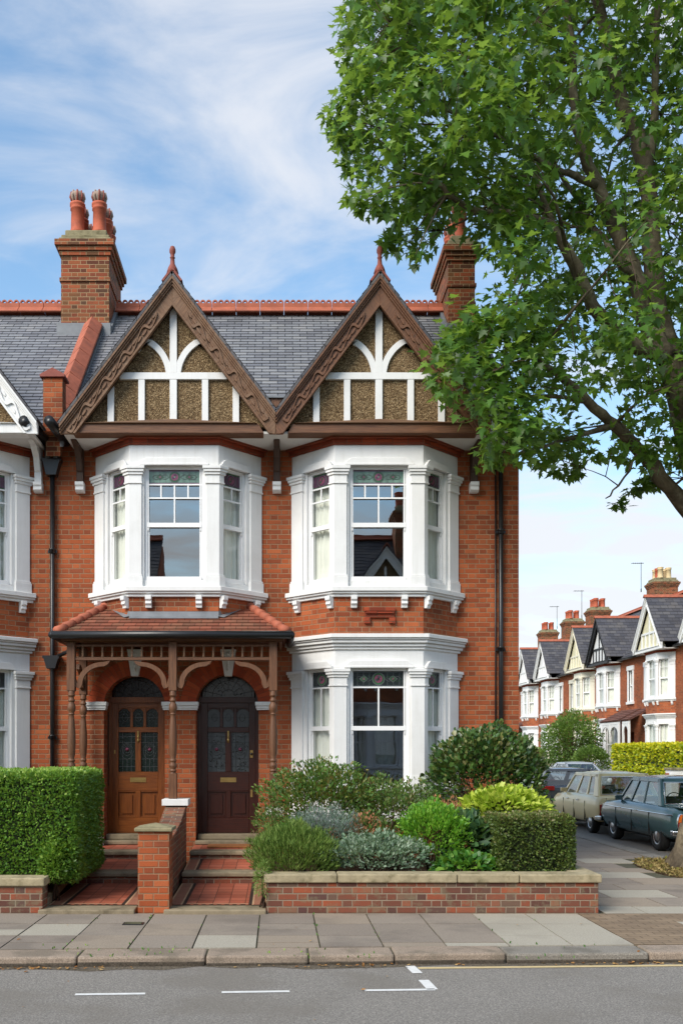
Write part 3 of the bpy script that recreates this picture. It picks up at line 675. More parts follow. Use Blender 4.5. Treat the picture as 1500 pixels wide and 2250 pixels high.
# ------------------------------------------------------------------ the corner house
H = empty('end_terrace_house', (0, 0, 0))
tag(H, 'red brick end house on the corner with twin brown timbered gables and two front doors', 'house')
BL, BR = -1.525, 1.49
arch = [(-2.67, -1.734), (-1.26, -.294)]; ZS = 2.54
mb = MB()
B = M_['brick']
ops = [(a, b, .35, ZS+(b-a)/2+.0005) for a, b in arch]+[(BR-1.1, BR+1.1, 1.25, 3.1), (BR-1.1, BR+1.1, 4.3, 6.1), (BL-1.1, BL+1.1, 4.3, 6.1)]
wall_open(mb, -3.44, 3.70, -.1, 6.75, 0, .3, ops, B)
for a, b in arch:                                                    # brick between the round arch and its square head
    r = (b-a)/2; c = (a+b)/2; n = 16
    for s in (-1, 1):
        pol = [(c+s*r, ZS)]+[(c+s*r*math.cos(t), ZS+r*math.sin(t)) for t in [math.pi/2*i/n for i in range(1, n+1)]]+[(c, ZS+r+.0004), (c+s*r, ZS+r+.0004)]
        mb.ext(pol, .0, .3, B, 'y')
mb.box(3.40, 3.70, .3, 7.3, -.1, 6.75, B)
mb.ext([(.0, 6.75), (7.3, 6.75), (3.65, 9.95)], 3.41, 3.70, B, 'x')
mb.box(-3.4, 3.4, 7.0, 7.3, -.1, 6.75, B)
spandrel(mb, BR, 3.5, 4.15); spandrel(mb, BL, 3.62, 4.15); spandrel(mb, BR, -.1, .86)
wallo = mb.build('wall', H)
# relief brick plaque
p = MB(.004); y = -.62; d = M_['brick_dark']
x0, z0 = P(800, 1370, -.62); x1, z1 = P(868, 1335, -.62)
p.box(x0, x1, y-.03, -.6, z1-.06, z1, d); p.box(x0+.01, x1-.01, y-.01, -.6, z1-.15, z1-.061, d); p.box(x0, x0+.09, y-.025, -.6, z0, z1-.151, d); p.box(x1-.09, x1, y-.025, -.6, z0, z1-.151, d); p.box(x0+.02, x1-.02, y-.04, -.6, z1-.09, z1-.065, d); p.build('brick_plaque', wallo)
# voussoir rings and impost blocks, keystones
for a, b in arch:
    r = (b-a)/2; c = (a+b)/2; v = MB(); n = 24; vs = []; fs = []; uvs = []
    for i in range(n):
        t0, t1 = math.pi*i/n, math.pi*(i+1)/n; k = len(vs)
        for rr in (r-.001, r+.24):
            vs += [(c-rr*math.cos(t), -.006, ZS+rr*math.sin(t)) for t in (t0, t1)]
        fs.append((k, k+2, k+3, k+1)); ar0, ar1 = t0*(r+.12), t1*(r+.12); uvs.append([(0, ar0), (.24, ar0), (.24, ar1), (0, ar1)])
    v.prim(vs, fs, M_['voussoir'], None, False, uvs)
    v.build('arch_ring', H)
imp = [(-2.95, -2.64), (-1.76, -1.235), (-.325, -.13)]
for a, b in imp:
    q = MB(.004); q.box(a, b, -.035, .12, 2.475, 2.50, M_['white']); q.box(a-.01, b+.01, -.05, .12, 2.501, 2.54, M_['white']); q.box(a-.02, b+.02, -.07, .12, 2.541, 2.60, M_['white']); q.build('impost', H)
for a, b in arch:
    c = (a+b)/2+.02; q = MB(.004); q.ext([(c-.055, 2.99), (c+.055, 2.99), (c+.12, 3.40), (c-.12, 3.40)], -.10, .05, M_['white'], 'y')
    q.tube([(c, -.11, 3.06+.3*i/10) for i in range(11)], [.028 if i % 2 else .012 for i in range(11)], M_['white'], 8)
    q.build('keystone', H)
# rooms behind the glass
rm = MB(); m = M_['room']
for z0, z1 in ((.62, 3.5), (3.7, 6.7)):
    for x0, x1 in ((-3.38, -.05), (.0, 3.38)):
        rm.box(x0, x1, 4.0, 4.05, z0, z1, m); rm.box(x0, x1, .31, 4.0, z0-.05, z0, m); rm.box(x0, x1, .31, 4.0, z1, z1+.05, m); rm.box(x0-.02, x0, .31, 4, z0, z1, m); rm.box(x1, x1+.015, .31, 4, z0, z1, m)
rm.build('room', H)
# doors
def door(root, x0, x1, wm, side, honey):
    y = .30; W = M_[wm]; z0, zt = .56, 2.60
    fr = MB(.004)
    ox0, ox1 = (-2.72, -1.70) if honey else (-1.30, -.26)
    fr.box(ox0, x0, y, y+.08, z0-.1, 3.1, W); fr.box(x1, ox1, y, y+.08, z0-.1, 3.1, W); fr.box(x0, x1, y-.03, y+.08, zt, zt+.09, W); fr.box(x0, x1, y, y+.08, 3.02, 3.1, W)
    f = fr.build('door_frame', root)
    fl = MB(); fl.box(x0+.02, x1-.02, y+.03, y+.04, zt+.085, 3.025, M_['sg_bdark'])
    cx = (x0+x1)/2
    for k in range(7): 
        a = math.pi*(k+.5)/7; fl.tube([(cx+.1*math.cos(a), y+.025, zt+.1+.1*math.sin(a)), (cx+.40*math.cos(a), y+.025, min(3.01, zt+.1+.40*math.sin(a)))], .004, M_['came_d'], 4)
    for rr in (.11, .25, .37): fl.tube([(cx+rr*math.cos(math.pi*q/12), y+.024, min(3.01, zt+.1+rr*math.sin(math.pi*q/12))) for q in range(13)], .004, M_['came_d'], 4)
    if not honey:
        for k in range(40):
            a = random.random()*3.14; rr = .3*random.random()**.5; px, pz = cx+rr*math.cos(a), zt+.12+rr*math.sin(a)
            fl.box(px-.012, px+.012, y+.02, y+.028, pz-.01, pz+.01, M_['sg_grey'])
    fl.build('fanlight', f)
    if honey:
        sl = MB(); sl.box(ox0+.06, x0-.05, y-.006, y-.002, 1.3, 2.45, M_['sg_bdark']); sl.box(ox0+.06, x0-.05, y-.008, y-.003, .72, 1.2, W); sl.build('side_light', f)
    d = MB(.004); Wd = x1-x0; st = .10; yy = y-.0
    gx0, gx1 = x0+st, x1-st; mid = (gx0+gx1)/2
    # stiles and rails
    d.box(x0, gx0, yy, yy+.05, z0, zt, W); d.box(gx1, x1, yy, yy+.05, z0, zt, W)
    zA = [(z0, .80), (1.22, 1.52), (2.14, 2.22), (2.52, zt)]
    for a, b in zA: d.box(gx0, gx1, yy+.001, yy+.05, a, b, W, ang=R(90))
    d.box(mid-.04, mid+.04, yy+.002, yy+.05, .80, 1.22, W); d.box(mid-.045, mid+.045, yy+.002, yy+.05, 1.52, 2.14, W)
    w3 = (gx1-gx0)/3
    for k in (1, 2): d.box(gx0+w3*k-.022, gx0+w3*k+.022, yy+.002, yy+.05, 2.22, 2.52, W)
    for a, b in ((gx0, mid-.04), (mid+.04, gx1)):
        d.box(a, b, yy+.03, yy+.045, .80, 1.22, W); d.box(a+.05, b-.05, yy+.012, yy+.031, .86, 1.16, W)
        for q in ((a, b, .80, .82), (a, b, 1.20, 1.22)): d.box(q[0], q[1], yy+.006, yy+.029, q[2], q[3], W, ang=R(90))
    for k in range(3):                                              # shaped heads of the three top lights
        a, b = gx0+w3*k+(.022 if k else 0), gx0+w3*(k+1)-(.022 if k < 2 else 0); c = (a+b)/2; r = (b-a)/2
        d.ext([(a, 2.52), (a, 2.45)]+[(c-r*math.cos(math.pi*q/10)*(.86 if 0 < q < 10 else 1), 2.45+.06*math.sin(math.pi*q/10)) for q in range(1, 10)]+[(b, 2.45), (b, 2.52)], yy+.01, yy+.04, W, 'y')
    do = d.build('door', root)
    g = MB(); gm = M_['sg_dback'] if honey else M_['sg_grey']; cm = M_['came'] if honey else M_['came_d']
    g.box(gx0, gx1, yy+.034, yy+.040, 1.52, 2.14, gm); g.box(gx0, gx1, yy+.034, yy+.040, 2.22, 2.52, gm)
    for a, b in ((gx0, mid-.045), (mid+.045, gx1)):
        w_, c = b-a, (a+b)/2
        for k in range(1, 4): g.box(a+w_*k/4-.002, a+w_*k/4+.002, yy+.028, yy+.034, 1.52, 2.14 if k != 2 else 1.72, cm)
        for z in (1.60, 1.72, 1.98, 2.07): g.box(a, b, yy+.0285, yy+.0335, z-.002, z+.002, cm)
        for rr, zz_ in ((.07, 1.86), (.045, 1.87), (.10, 1.84)): g.tube([(c+rr*math.cos(q/12*6.283), yy+.03, zz_+rr*1.25*math.sin(q/12*6.283)) for q in range(13)], .0028, cm, 4)
        g.lathe([(.028, 0), (.03, .004)], 0, 0, M_['sg_rose'], 8, 0, Matrix.Translation((c, yy+.03, 1.87)) @ Matrix.Rotation(R(90), 4, 'X'))
        if not honey:
            for k in range(70):
                px, pz = a+.01+random.random()*(w_-.02), 1.53+random.random()*.6; s_ = .003+random.random()*.007
                g.box(px-s_, px+s_, yy+.026, yy+.033, pz-s_, pz+s_, random.choice((M_['sg_dark'], M_['sg_bdark'], M_['came'])))
    for k in range(3):
        c = gx0+w3*(k+.5); g.tube([(c+.045*math.cos(q/10*6.283), yy+.03, 2.37+.06*math.sin(q/10*6.283)) for q in range(11)], .0028, cm, 4); g.box(gx0+w3*k, gx0+w3*(k+1), yy+.0285, yy+.0335, 2.365, 2.37, cm)
    g.build('door_glass', do)
    lb = MB(.003); lb.box(mid-.125, mid+.125, yy-.008, yy+.002, 1.355, 1.43, M_['brass']); lb.box(mid-.10, mid+.10, yy-.012, yy-.007, 1.375, 1.41, M_['brass']); lb.build('letter_box', do)
    kn = MB(); kn.lathe([(.02, 0), (.02, .02), (.012, .04), (.022, .06), (.016, .1), (.004, .11)], 0, 0, M_['brass'], 8, 0, Matrix.Translation((mid, yy, 2.08)) @ Matrix.Rotation(R(180), 4, 'X')); kn.box(mid-.012, mid+.012, yy-.015, yy+.0, 2.06, 2.16, M_['brass']); kn.build('door_knocker', do)
    lk = MB(.003); lx = x1-.06 if not honey else x0+.045
    if honey: lk.box(lx-.012, lx+.012, yy-.012, yy+.001, 1.80, 1.86, M_['brass'])
    else:
        lk.box(lx-.025, lx+.025, yy-.012, yy+.001, 1.74, 1.86, M_['brass']); lk.lathe([(.02, 0), (.022, .03), (.01, .035)], 0, 0, M_['iron'], 10, 0, Matrix.Translation((lx, yy-.01, 1.80)) @ Matrix.Rotation(R(90), 4, 'X')); l2 = MB(.003); l2.box(lx-.018, lx+.018, yy-.012, yy+.001, 1.12, 1.24, M_['brass']); l2.build('door_lock', do)
    lk.build('door_lock', do)
x0, _ = P(246, 0, .3); x1, _ = P(361, 0, .3); door(H, x0, x1, 'door_honey', True, True)
x0, _ = P(442, 0, .3); x1, _ = P(561, 0, .3); door(H, x0, x1, 'door_mahog', False, False)

bay_level(H, BL, 'upper', seed=1); bay_level(H, BR, 'upper', seed=2); bay_level(H, BR, 'ground', seed=3)
gable(H, -1.526, 1.63, 1.493, 'tuscan', 'white', 'pebble', beam='brown', roofm='slate_far')
gable(H, 1.480, 1.507, 1.60, 'brown', 'white', 'pebble', beam='brown', roofm='slate_far')
finial(H, -1.526, -.86, 8.80); finial(H, 1.480, -.86, 8.80)
v = MB(); v.ext([(-.24, 6.98), (.19, 6.98), (-.025, 6.52)], -.768, -.62, M_['brown'], 'y'); v.box(-.25, .2, -.80, 1.2, 6.982, 7.01, M_['lead']); v.build('valley_board', H)
s = MB(); s.box(-3.12, 3.05, -.76, -.002, 6.467, 6.50, M_['soffit']); s.build('soffit', H)
s = MB(.004)
for x in (-3.10, -.025, 3.02): pass
bracket(H, P(175, 0, -.1)[0]); bracket(H, P(608, 0, -.1)[0]); bracket(H, P(1042, 0, -.1)[0])

# main roof
def zroof(y): return 6.62+.955*(y+.15)
YR = 3.62
r = MB()
r.tiled((-3.30, -.18, zroof(-.18)), (3.80, -.18, zroof(-.18)), (3.80, YR, zroof(YR)), (-3.30, YR, zroof(YR)), 42, .016, M_['slate'], .13)
r.tiled((3.80, 7.4, zroof(-.18)), (-3.30, 7.4, zroof(-.18)), (-3.30, YR, zroof(YR)), (3.80, YR, zroof(YR)), 42, .016, M_['slate'], .13)
ro = r.build('roof', H)
ZR = zroof(YR)
ridge(ro, -3.10, 3.80, YR, ZR+.17)
v = MB(.003)
v.ext([(-.16, zroof(-.16)-.22), (YR, ZR-.12), (YR, ZR+.0), (-.16, zroof(-.16)-.04)], 3.705, 3.76, M_['white'], 'x'); v.build('verge_board', ro)
g = MB(); g.tube([(3.06, -.23, 6.60), (3.82, -.23, 6.60)], .055, M_['iron'], 10); g.box(3.06, 3.72, -.19, -.005, 6.46, 6.60, M_['white']); g.build('gutter', H)
# left chimney (shared), right chimney
cx0, _ = P(134, 0, 3.0); cx1, _ = P(240, 0, 3.0)
zt = P(0, 500, 3.0)[1]
def potrow(parent_pts): return parent_pts
pr = [(P(170, 0, 3.2)[0], 3.22, .58), (P(218, 0, 3.2)[0], 3.22, .58), (P(176, 0, 3.6)[0]+.02, 3.62, .50), (P(226, 0, 3.6)[0]+.04, 3.66, .50), (cx0+.28, 4.05, .42), (cx1-.2, 4.05, .42)]
chimney(ro, cx0, cx1, 3.0, 4.3, 8.8, zt, pr)
rx0, _ = P(984, 0, 3.0); rx1, _ = P(1043, 0, 3.0)
chimney(ro, rx0, rx1, 3.0, 4.3, 8.8, P(0, 512, 3.0)[1], [((rx0+rx1)/2, 3.25, .5), ((rx0+rx1)/2, 3.65, .5), ((rx0+rx1)/2, 4.05, .5)])
for x0, x1 in ((cx0, cx1), (rx0, rx1)):
    fl = MB(.003)
    fl.box(x0-.05, x1+.05, 2.86, 2.995, zroof(2.9)-.08, zroof(3.0)+.10, M_['lead'])
    fl.ext([(2.9, zroof(2.9)-.05), (YR, ZR-.1), (YR, ZR+.12), (2.9, zroof(2.9)+.12)], x1+.003, x1+.06, M_['lead'], 'x'); fl.ext([(2.9, zroof(2.9)-.05), (YR, ZR-.1), (YR, ZR+.12), (2.9, zroof(2.9)+.12)], x0-.06, x0-.003, M_['lead'], 'x')
    fl.build('flashing', ro)
# party wall with tile coping
pw = MB(.003); xp = -3.39
pw.ext([(-.25, 6.3), (2.98, 8.9), (2.98, zroof(2.98)+.2), (-.25, zroof(-.25)+.28)], xp-.11, xp+.11, M_['brick_chim'], 'x')
pw.ext([(-.30, zroof(-.3)-.05), (2.9, zroof(2.9)-.05), (2.9, zroof(2.9)+.07), (-.30, zroof(-.3)+.07)], xp+.112, xp+.17, M_['lead'], 'x')
po = pw.build('party_wall', ro)
cp = MB(.004); n = 8; a = math.atan(.955); L_ = 2.95/math.cos(a)
Mx = Matrix.Translation((xp, -.05, zroof(-.05)+.25)) @ Matrix.Rotation(a, 4, 'X')
for i in range(n):
    y0, y1 = L_*i/n-.12, L_*(i+1)/n-.03-.06
    y0 = L_*i/n-.10; y1 = L_*(i+1)/n-.106
    cp.prim([(-.17, y0, -.02), (0, y0, .13), (.17, y0, -.02), (-.17, y1, -.02), (0, y1, .12), (.17, y1, -.02), (-.17, y0, -.06), (.17, y0, -.06), (-.17, y1, -.06), (.17, y1, -.06)], [(0, 1, 4, 3), (1, 2, 5, 4), (6, 7, 2, 1, 0), (8, 3, 4, 5, 9), (6, 0, 3, 8), (7, 9, 5, 2), (6, 8, 9, 7)], M_['terra'], Mx)
cp.build('tile_coping', po)
px0, _ = P(97, 0, -.35); px1, _ = P(140, 0, -.35)
q = MB(.004); q.box(px0, px1, -.42, -.2, 6.62, 7.42, M_['brick']); q.ext([(px0-.04, 7.421), (px1+.04, 7.421), (px1+.04, 7.46), ((px0+px1)/2, 7.56), (px0-.04, 7.46)], -.46, -.16, M_['terra_dark'], 'y'); q.build('kneeler_pier', po)
# rain gear on the left
gl = MB()
for xa in (P(76, 0, -.4)[0], P(122, 0, -.4)[0]+.03):
    gl.tube([(xa-.05 if xa < -3.6 else xa-.02, -.86, 6.63), (xa+(.14 if xa < -3.5 else .06), -.08, 6.57)], .075, M_['iron'], 12)
gl.tube([(-3.52, -.12, 6.52), (-3.50, -.14, 6.3)], .04, M_['iron'], 8); gl.tube([(-3.34, -.12, 6.52), (-3.38, -.14, 6.3)], .04, M_['iron'], 8)
gl.build('gutter', H)
xl = P(115, 0, -.06)[0]
dp = pipe(H, xl, -.06, .2, 6.1, collars=(4.9, 2.05, 1.0)); hopper(dp, xl, -.06, 6.05, .15, .26); hopper(dp, xl, -.065, 3.10, .13, .2)
q = MB(); q.tube([(xl+.07, -.1, 3.28), (-2.93, -.45, 3.42)], .03, M_['iron'], 8); q.build('waste_pipe', dp)
xr_ = P(1100, 0, -.06)[0]
dp = pipe(H, xr_, -.06, .1, 6.55, collars=(5.2, 3.4, 1.6))
q = MB(); q.tube([(xr_-.075, -.03, .2), (xr_-.075, -.03, 6.3)], .012, M_['iron'], 6); q.build('cable', dp)

# ------------------------------------------------------------------ porch
po = empty('porch', (0, 0, 0)); po.parent = H
EY = -1.25; Z0 = 3.50; Z1 = 4.08; XL, XR, TL, TR = -3.10, .13, -2.56, -.49
r = MB()
r.tiled((XL, EY, Z0), (XR, EY, Z0), (TR, 0, Z1), (TL, 0, Z1), 9, .022, M_['clay'], .1)
r.tiled((XL, 0, Z0), (XL, EY, Z0), (TL, -.01, Z1), (TL, 0, Z1), 7, .022, M_['clay'], .1)
r.tiled((XR, EY, Z0), (XR, 0, Z0), (TR, 0, Z1), (TR, -.01, Z1), 7, .022, M_['clay'], .1)
r.build('porch_roof', po)
for x, t in ((XL, TL), (XR, TR)):
    n = 7; h = MB()
    for i in range(n):
        a = Vector((x, EY, Z0+.02)).lerp(Vector((t, 0, Z1+.02)), i/n); b_ = Vector((x, EY, Z0+.02)).lerp(Vector((t, 0, Z1+.02)), (i+1.05)/n)
        h.tube([a+Vector((0, 0, .012)), b_], [.07, .058], M_['terra'], 10)
    h.build('hip_tiles', po)
f = MB(.002); m = M_['lead']; zb = Z0+(Z1-Z0)*(EY+.6)/EY
zf = lambda y: Z0+(Z1-Z0)*(y-EY)/(-EY)
pts = [(TL-.02, .0), (BL-.655, -.6), (BL+.655, -.6), (TR+.02, .0)]
for (xa, ya), (xb, yb) in zip(pts[:-1], pts[1:]):
    d = Vector((xb-xa, yb-ya)).normalized(); nrm = Vector((d.y, -d.x))*.09
    za, zb_ = zf(ya), zf(yb)
    A = [(xa, ya-.008, za+.10), (xb, yb-.008, zb_+.10), (xb, yb-.02, zb_+.03), (xa, ya-.02, za+.03), (xa+nrm.x, ya+nrm.y, zf(ya+nrm.y)+.03), (xb+nrm.x, yb+nrm.y, zf(yb+nrm.y)+.03)]
    f.prim(A, [(3, 2, 1, 0), (4, 5, 2, 3)], m)
f.build('flashing', po)
g = MB(); gm = M_['iron']
g.tube([(XL-.06, EY-.055, 3.475), (XR+.06, EY-.055, 3.475)], .055, gm, 12); g.tube([(XR+.055, EY-.055, 3.475), (XR+.055, 0, 3.475)], .055, gm, 10); g.tube([(XL-.055, EY-.055, 3.475), (XL-.055, -.02, 3.475)], .055, gm, 10); g.build('gutter', po)
fr = MB(.004); Bw = M_['brown']; YP = -1.10
fr.box(XL+.05, XR-.05, EY+.02, EY+.06, 3.40, 3.475, Bw, ang=R(90)); fr.box(XL+.1, XR-.1, YP-.05, YP+.05, 3.395, 3.44, Bw, ang=R(90))
fr.box(XL+.07, XL+.11, EY+.06, -.005, 3.385, 3.47, Bw, ang=R(90)); fr.box(XR-.11, XR-.07, EY+.06, -.005, 3.385, 3.47, Bw, ang=R(90))
fr.box(XL+.12, XR-.12, EY+.07, -.01, 3.455, 3.48, M_['brownd'], ang=R(90))
fr.build('fascia', po)
posts = [P(157, 0, YP)[0], P(380, 0, YP)[0], P(600, 0, YP)[0]]
def post(x, y, z0, z1=3.395):
    p = MB(.003); hw = .056; m = M_['brown']; p.box(x-hw, x+hw, y-hw, y+hw, 2.70, z1, m)
    pr = [(.055, 2.70), (.045, 2.66), (.052, 2.645), (.052, 2.63), (.036, 2.615), (.036, 2.59), (.05, 2.57), (.05, 2.555), (.036, 2.54), (.055, 2.50), (.06, 2.46), (.055, 2.42), (.036, 2.385), (.05, 2.37), (.036, 2.355), (.042, 2.30), (.058, 2.1), (.06, 1.95), (.052, 1.80), (.038, 1.735), (.05, 1.72), (.05, 1.70), (.038, 1.685), (.056, 1.65), (.056, 1.62), (.036, 1.59), (.052, 1.575), (.052, 1.555), (.036, 1.545), (.056, 1.525)]
    p.lathe(pr[::-1], x, y, m, 14); p.box(x-hw, x+hw, y-hw, y+hw, z0, 1.525, m)
    return p.build('post', po)
post(posts[0], YP, .5); post(posts[1], YP, 1.17); post(posts[2], YP, 1.05)
post(P(183, 0, -.2)[0], -.2, .5)
ft = MB(); rails = [(posts[0]+.056, posts[1]-.056), (posts[1]+.056, posts[2]-.056)]
for a, b in rails:
    ft.box(a, b, YP-.025, YP+.025, 3.33, 3.355, Bw, ang=R(90)); ft.box(a, b, YP-.035, YP+.035, 3.135, 3.165, Bw, ang=R(90)); ft.box(a, b, YP-.02, YP+.02, 3.16, 3.178, Bw, ang=R(90))
fo = ft.build('fretwork', po)
for a, b in rails:
    for k in range(9):
        x = a+(b-a)*(k+.75)/9.5; s_ = MB(); s_.lathe([(.020, 0), (.020, .02), (.011, .03), (.019, .05), (.011, .065), (.020, .085), (.011, .105), (.019, .12), (.011, .135), (.020, .145), (.020, .155)], x, YP, M_['tuscan'], 8, 3.178); s_.build('spindle', fo)
for x, s_ in ((posts[0], 1), (posts[1], -1), (posts[1], 1), (posts[2], -1)):
    k = MB(.003); c = x+s_*.056; R0 = .37; n = 12
    out_ = [(c+s_*(.40-R0*math.cos(t)), 2.80+.31*math.sin(t)) for t in [math.pi/2*i/n for i in range(n+1)]]
    inn = [(c+s_*(.40-(R0-.075)*math.cos(t)), 2.80+.245*math.sin(t)) for t in [math.pi/2*i/n for i in range(n+1)]]
    k.ext([(c, 2.76), (c, 2.9)]+[(x_, z_) for x_, z_ in out_]+[(c+s_*.50, 3.13), (c+s_*.47, 3.08), (c+s_*.42, 3.05)]+inn[::-1]+[(c+s_*.09, 2.76), (c+s_*.07, 2.73), (c+s_*.03, 2.74)], YP-.025, YP+.025, Bw, 'y'); k.build('post_bracket', po)
k = MB(.003); xb = P(183, 0, -.2)[0]; n = 10
k.ext([(-.20-.056, 2.76), (-.256, 2.95)]+[(-.256-.02-.30*(1-math.cos(t)), 2.85+.28*math.sin(t)) for t in [math.pi/2*i/n for i in range(n+1)]]+[(-.256-.09-.25*(1-math.cos(t)), 2.80+.25*math.sin(t)) for t in [math.pi/2*i/n for i in range(n, -1, -1)]], xb-.025, xb+.025, Bw, 'x'); k.build('post_bracket', po)
q = MB(.006)
for x0, x1, y0, y1, z0, z1 in ((-3.02, -2.84, -1.2, -1.0, .3, .5), (-2.86, -2.66, -.22, -.04, .3, .55), (-.17, .10, -1.24, -.96, .93, 1.05)): q.box(x0, x1, y0, y1, z0, z1, M_['white'])
q.box(-.13, .06, -1.2, -1.0, .1, .93, M_['brick']); q.build('post_base', po)

# ------------------------------------------------------------------ left neighbour
N = empty('terraced_house', (-5.08, 0, 0)); tag(N, 'neighbouring red brick house with white bargeboard, cut off by the left edge', 'house')
mb = MB()
wall_open(mb, -2.2, 1.635, -.1, 6.75, 0, .3, [(-1.1, 1.1, 1.25, 3.1), (-1.1, 1.1, 4.3, 6.1)], B)
mb.box(-2.2, -1.9, .3, 7.3, -.1, 6.75, B); mb.box(-1.9, 1.6, 7.0, 7.3, -.1, 6.75, B)
spandrel(mb, 0, 3.5, 4.15); spandrel(mb, 0, -.1, .86); mb.build('wall', N)
bay_level(N, 0, 'upper', seed=5); bay_level(N, 0, 'ground', seed=6)
gable(N, 0, 1.63, 1.60, 'white', 'white', 'pebble', beam='white', roofm='slate_far')
s = MB(); s.box(-1.62, 1.52, -.76, -.002, 6.467, 6.50, M_['soffit']); s.build('soffit', N)
bracket(N, 1.42, 'white', 'white')
rm = MB(); m = M_['room']
for z0, z1 in ((.62, 3.5), (3.7, 6.7)): rm.box(-1.85, 1.55, 4, 4.05, z0, z1, m); rm.box(-1.85, 1.55, .31, 4, z0-.05, z0, m); rm.box(-1.85, 1.55, .31, 4, z1, z1+.05, m); rm.box(1.55, 1.57, .31, 4, z0, z1, m)
rm.build('room', N)
r = MB()
r.tiled((-2.2, -.18, zroof(-.18)), (1.58, -.18, zroof(-.18)), (1.58, YR, ZR), (-2.2, YR, ZR), 42, .016, M_['slate'], .13)
r.tiled((1.58, 7.4, zroof(-.18)), (-2.2, 7.4, zroof(-.18)), (-2.2, YR, ZR), (1.58, YR, ZR), 42, .016, M_['slate'], .13)
rr_ = r.build('roof', N); ridge(rr_, -2.2, 1.06, YR, ZR+.17)
# ------------------------------------------------------------------ ground, road, pavement
def struct(mb, name): return tag(mb.build(name), kind='structure')
RZ = -.09
g = MB(); g.prim([(-400, -400, -.3), (400, -400, -.3), (400, 900, -.3), (-400, 900, -.3)], [(0, 1, 2, 3)], M_['ground']); struct(g, 'ground')
r = MB(); r.prim([(-60, -13.6, RZ), (60, -13.6, RZ), (60, -3.2, RZ), (-60, -5.2, RZ)], [(0, 1, 2, 3)], M_['asphalt'])
r.prim([(6.3, -4.8, RZ-.004), (14.3, -4.8, RZ-.004), (14.3, 140, RZ-.004), (6.3, 140, RZ-.004)], [(0, 1, 2, 3)], M_['asphalt']); struct(r, 'road')
def yk(x): return -6.07+(x+2.5)*.035                                  # front edge of the kerb
CC = (4.75, yk(4.75)+2.0)
ar = [(CC[0]+2.0*math.sin(t), CC[1]-2.0*math.cos(t)) for t in [math.pi/2*i/10 for i in range(11)]]
b = MB(); b.ext([(-30, yk(-30)+.1), (4.7, yk(4.7)+.1)]+[(CC[0]+(x-CC[0])*.94, CC[1]+(y-CC[1])*.94) for x, y in ar]+[(6.65, 140), (3.60, 140), (3.60, -3.6), (-30, -3.6)], -.25, -.012, M_['joint'])
pale = []
def gx(px, py): d = 2074*1.85/(py-1650); return ((px-610)/2074*d, d-14.5)
for q in ((50, 2050), (20, 2050), (180, 2036), (130, 2036), (495, 2080), (450, 2078), (530, 2078), (1140, 2020), (1190, 2020), (1240, 2020), (1200, 2045), (1280, 2045), (1330, 2045), (1100, 2072), (1150, 2072), (1260, 2070), (1330, 2070), (1290, 2020), (1390, 1965), (1460, 1965), (1360, 1999), (1420, 1998), (1310, 1930), (1380, 1925), (1300, 1893), (1350, 1893)): pale.append(gx(*q))
rr = random.Random(3)
def slab(x0, x1, y0, y1, front=None):
    c = 'slab_c' if any(x0 <= a <= x1 and y0 <= e <= y1 for a, e in pale) else rr.choice(['slab_a', 'slab_a', 'slab_b', 'slab_b', 'slab_d'])
    h = rr.uniform(-.002, .003); gp = .008
    ya = [y0+gp, y0+gp] if front is None else [front(x0)+gp, front(x1)+gp]
    b.ext([(x0+gp, ya[0]), (x1-gp, ya[1]), (x1-gp, y1-gp), (x0+gp, y1-gp)], -.05, h, M_[c])
x = -14.0; ye = lambda x: yk(x)+.35
while x < 3.3:
    w_ = .60+.0*rr.random(); 
    x1 = x+w_
    slab(x, x1, -4.42, -3.79)
    if rr.random() < .12: slab(x, x1, -4.74, -4.42); slab(x, x1, -5.05, -4.74)
    else: slab(x, x1, -5.05, -4.42)
    if rr.random() < .3: slab(x, x1, -5.4, -5.05); slab(x, x1, -5.7, -5.4, ye)
    else: slab(x, x1, -5.7, -5.05, ye)
    x = x1
xe = x
y = -3.78; k = 0
while y < 60:
    dy = .66 if k % 3 else .5; xs = [3.72, 4.62, 5.5, 6.41] if k % 2 else [3.72, 4.2, 5.05, 5.9, 6.41]
    for a, c in zip(xs[:-1], xs[1:]):
        if 5.85 < c and -.2 < y+dy and y < 1.3 and a > 5.4: continue
        slab(a, c, y, y+dy)
    y += dy; k += 1
arc_in = [(CC[0]+1.66*math.sin(t), CC[1]-1.66*math.cos(t)) for t in [math.pi/2*i/10 for i in range(11)]]
b.ext([(xe+.004, ye(xe)+.01), (4.75, ye(4.75)+.01)]+arc_in[1:]+[(6.41, -3.79), (xe+.004, -3.79)], -.05, .001, M_['paver'])
b.ext([(4.3, -4.62), (5.6, -4.62), (5.6, -4.32), (4.3, -4.32)], -.0, .0045, M_['slab_c'])
struct(b, 'pavement')
kb = MB(.02, 2); x = -14.0; i = 0
lens = [.9, 1.2, 1.0, .8, 1.1, 1.3]
while x < 4.6:
    l_ = min([1.15, .93, .78, 1.02, 1.32, .9][i % 6], 4.75-x); m = M_['granite_pink'] if rr.random() < .5 else M_['granite_grey']
    a, c = x+.005, x+l_-.005; dz = rr.uniform(-.004, .005)
    kb.ext([(a, yk(a)), (c, yk(c)), (c, yk(c)+.335), (a, yk(a)+.335)], -.2, .004+dz, m); kb.ext([(a, yk(a)-.004), (c, yk(c)-.004), (c, yk(c)+.05), (a, yk(a)+.05)], -.21, -.045+rr.uniform(-.01, .012), M_['granite_dirt']); x += l_; i += 1
for i in range(10):
    t0, t1 = math.pi/2*i/10+.003, math.pi/2*(i+1)/10-.003
    kb.ext([(CC[0]+q*math.sin(t), CC[1]-q*math.cos(t)) for q, t in ((2.0, t0), (2.0, t1), (1.665, t1), (1.665, t0))], -.2, .002, M_['granite_grey'])
y = CC[1]
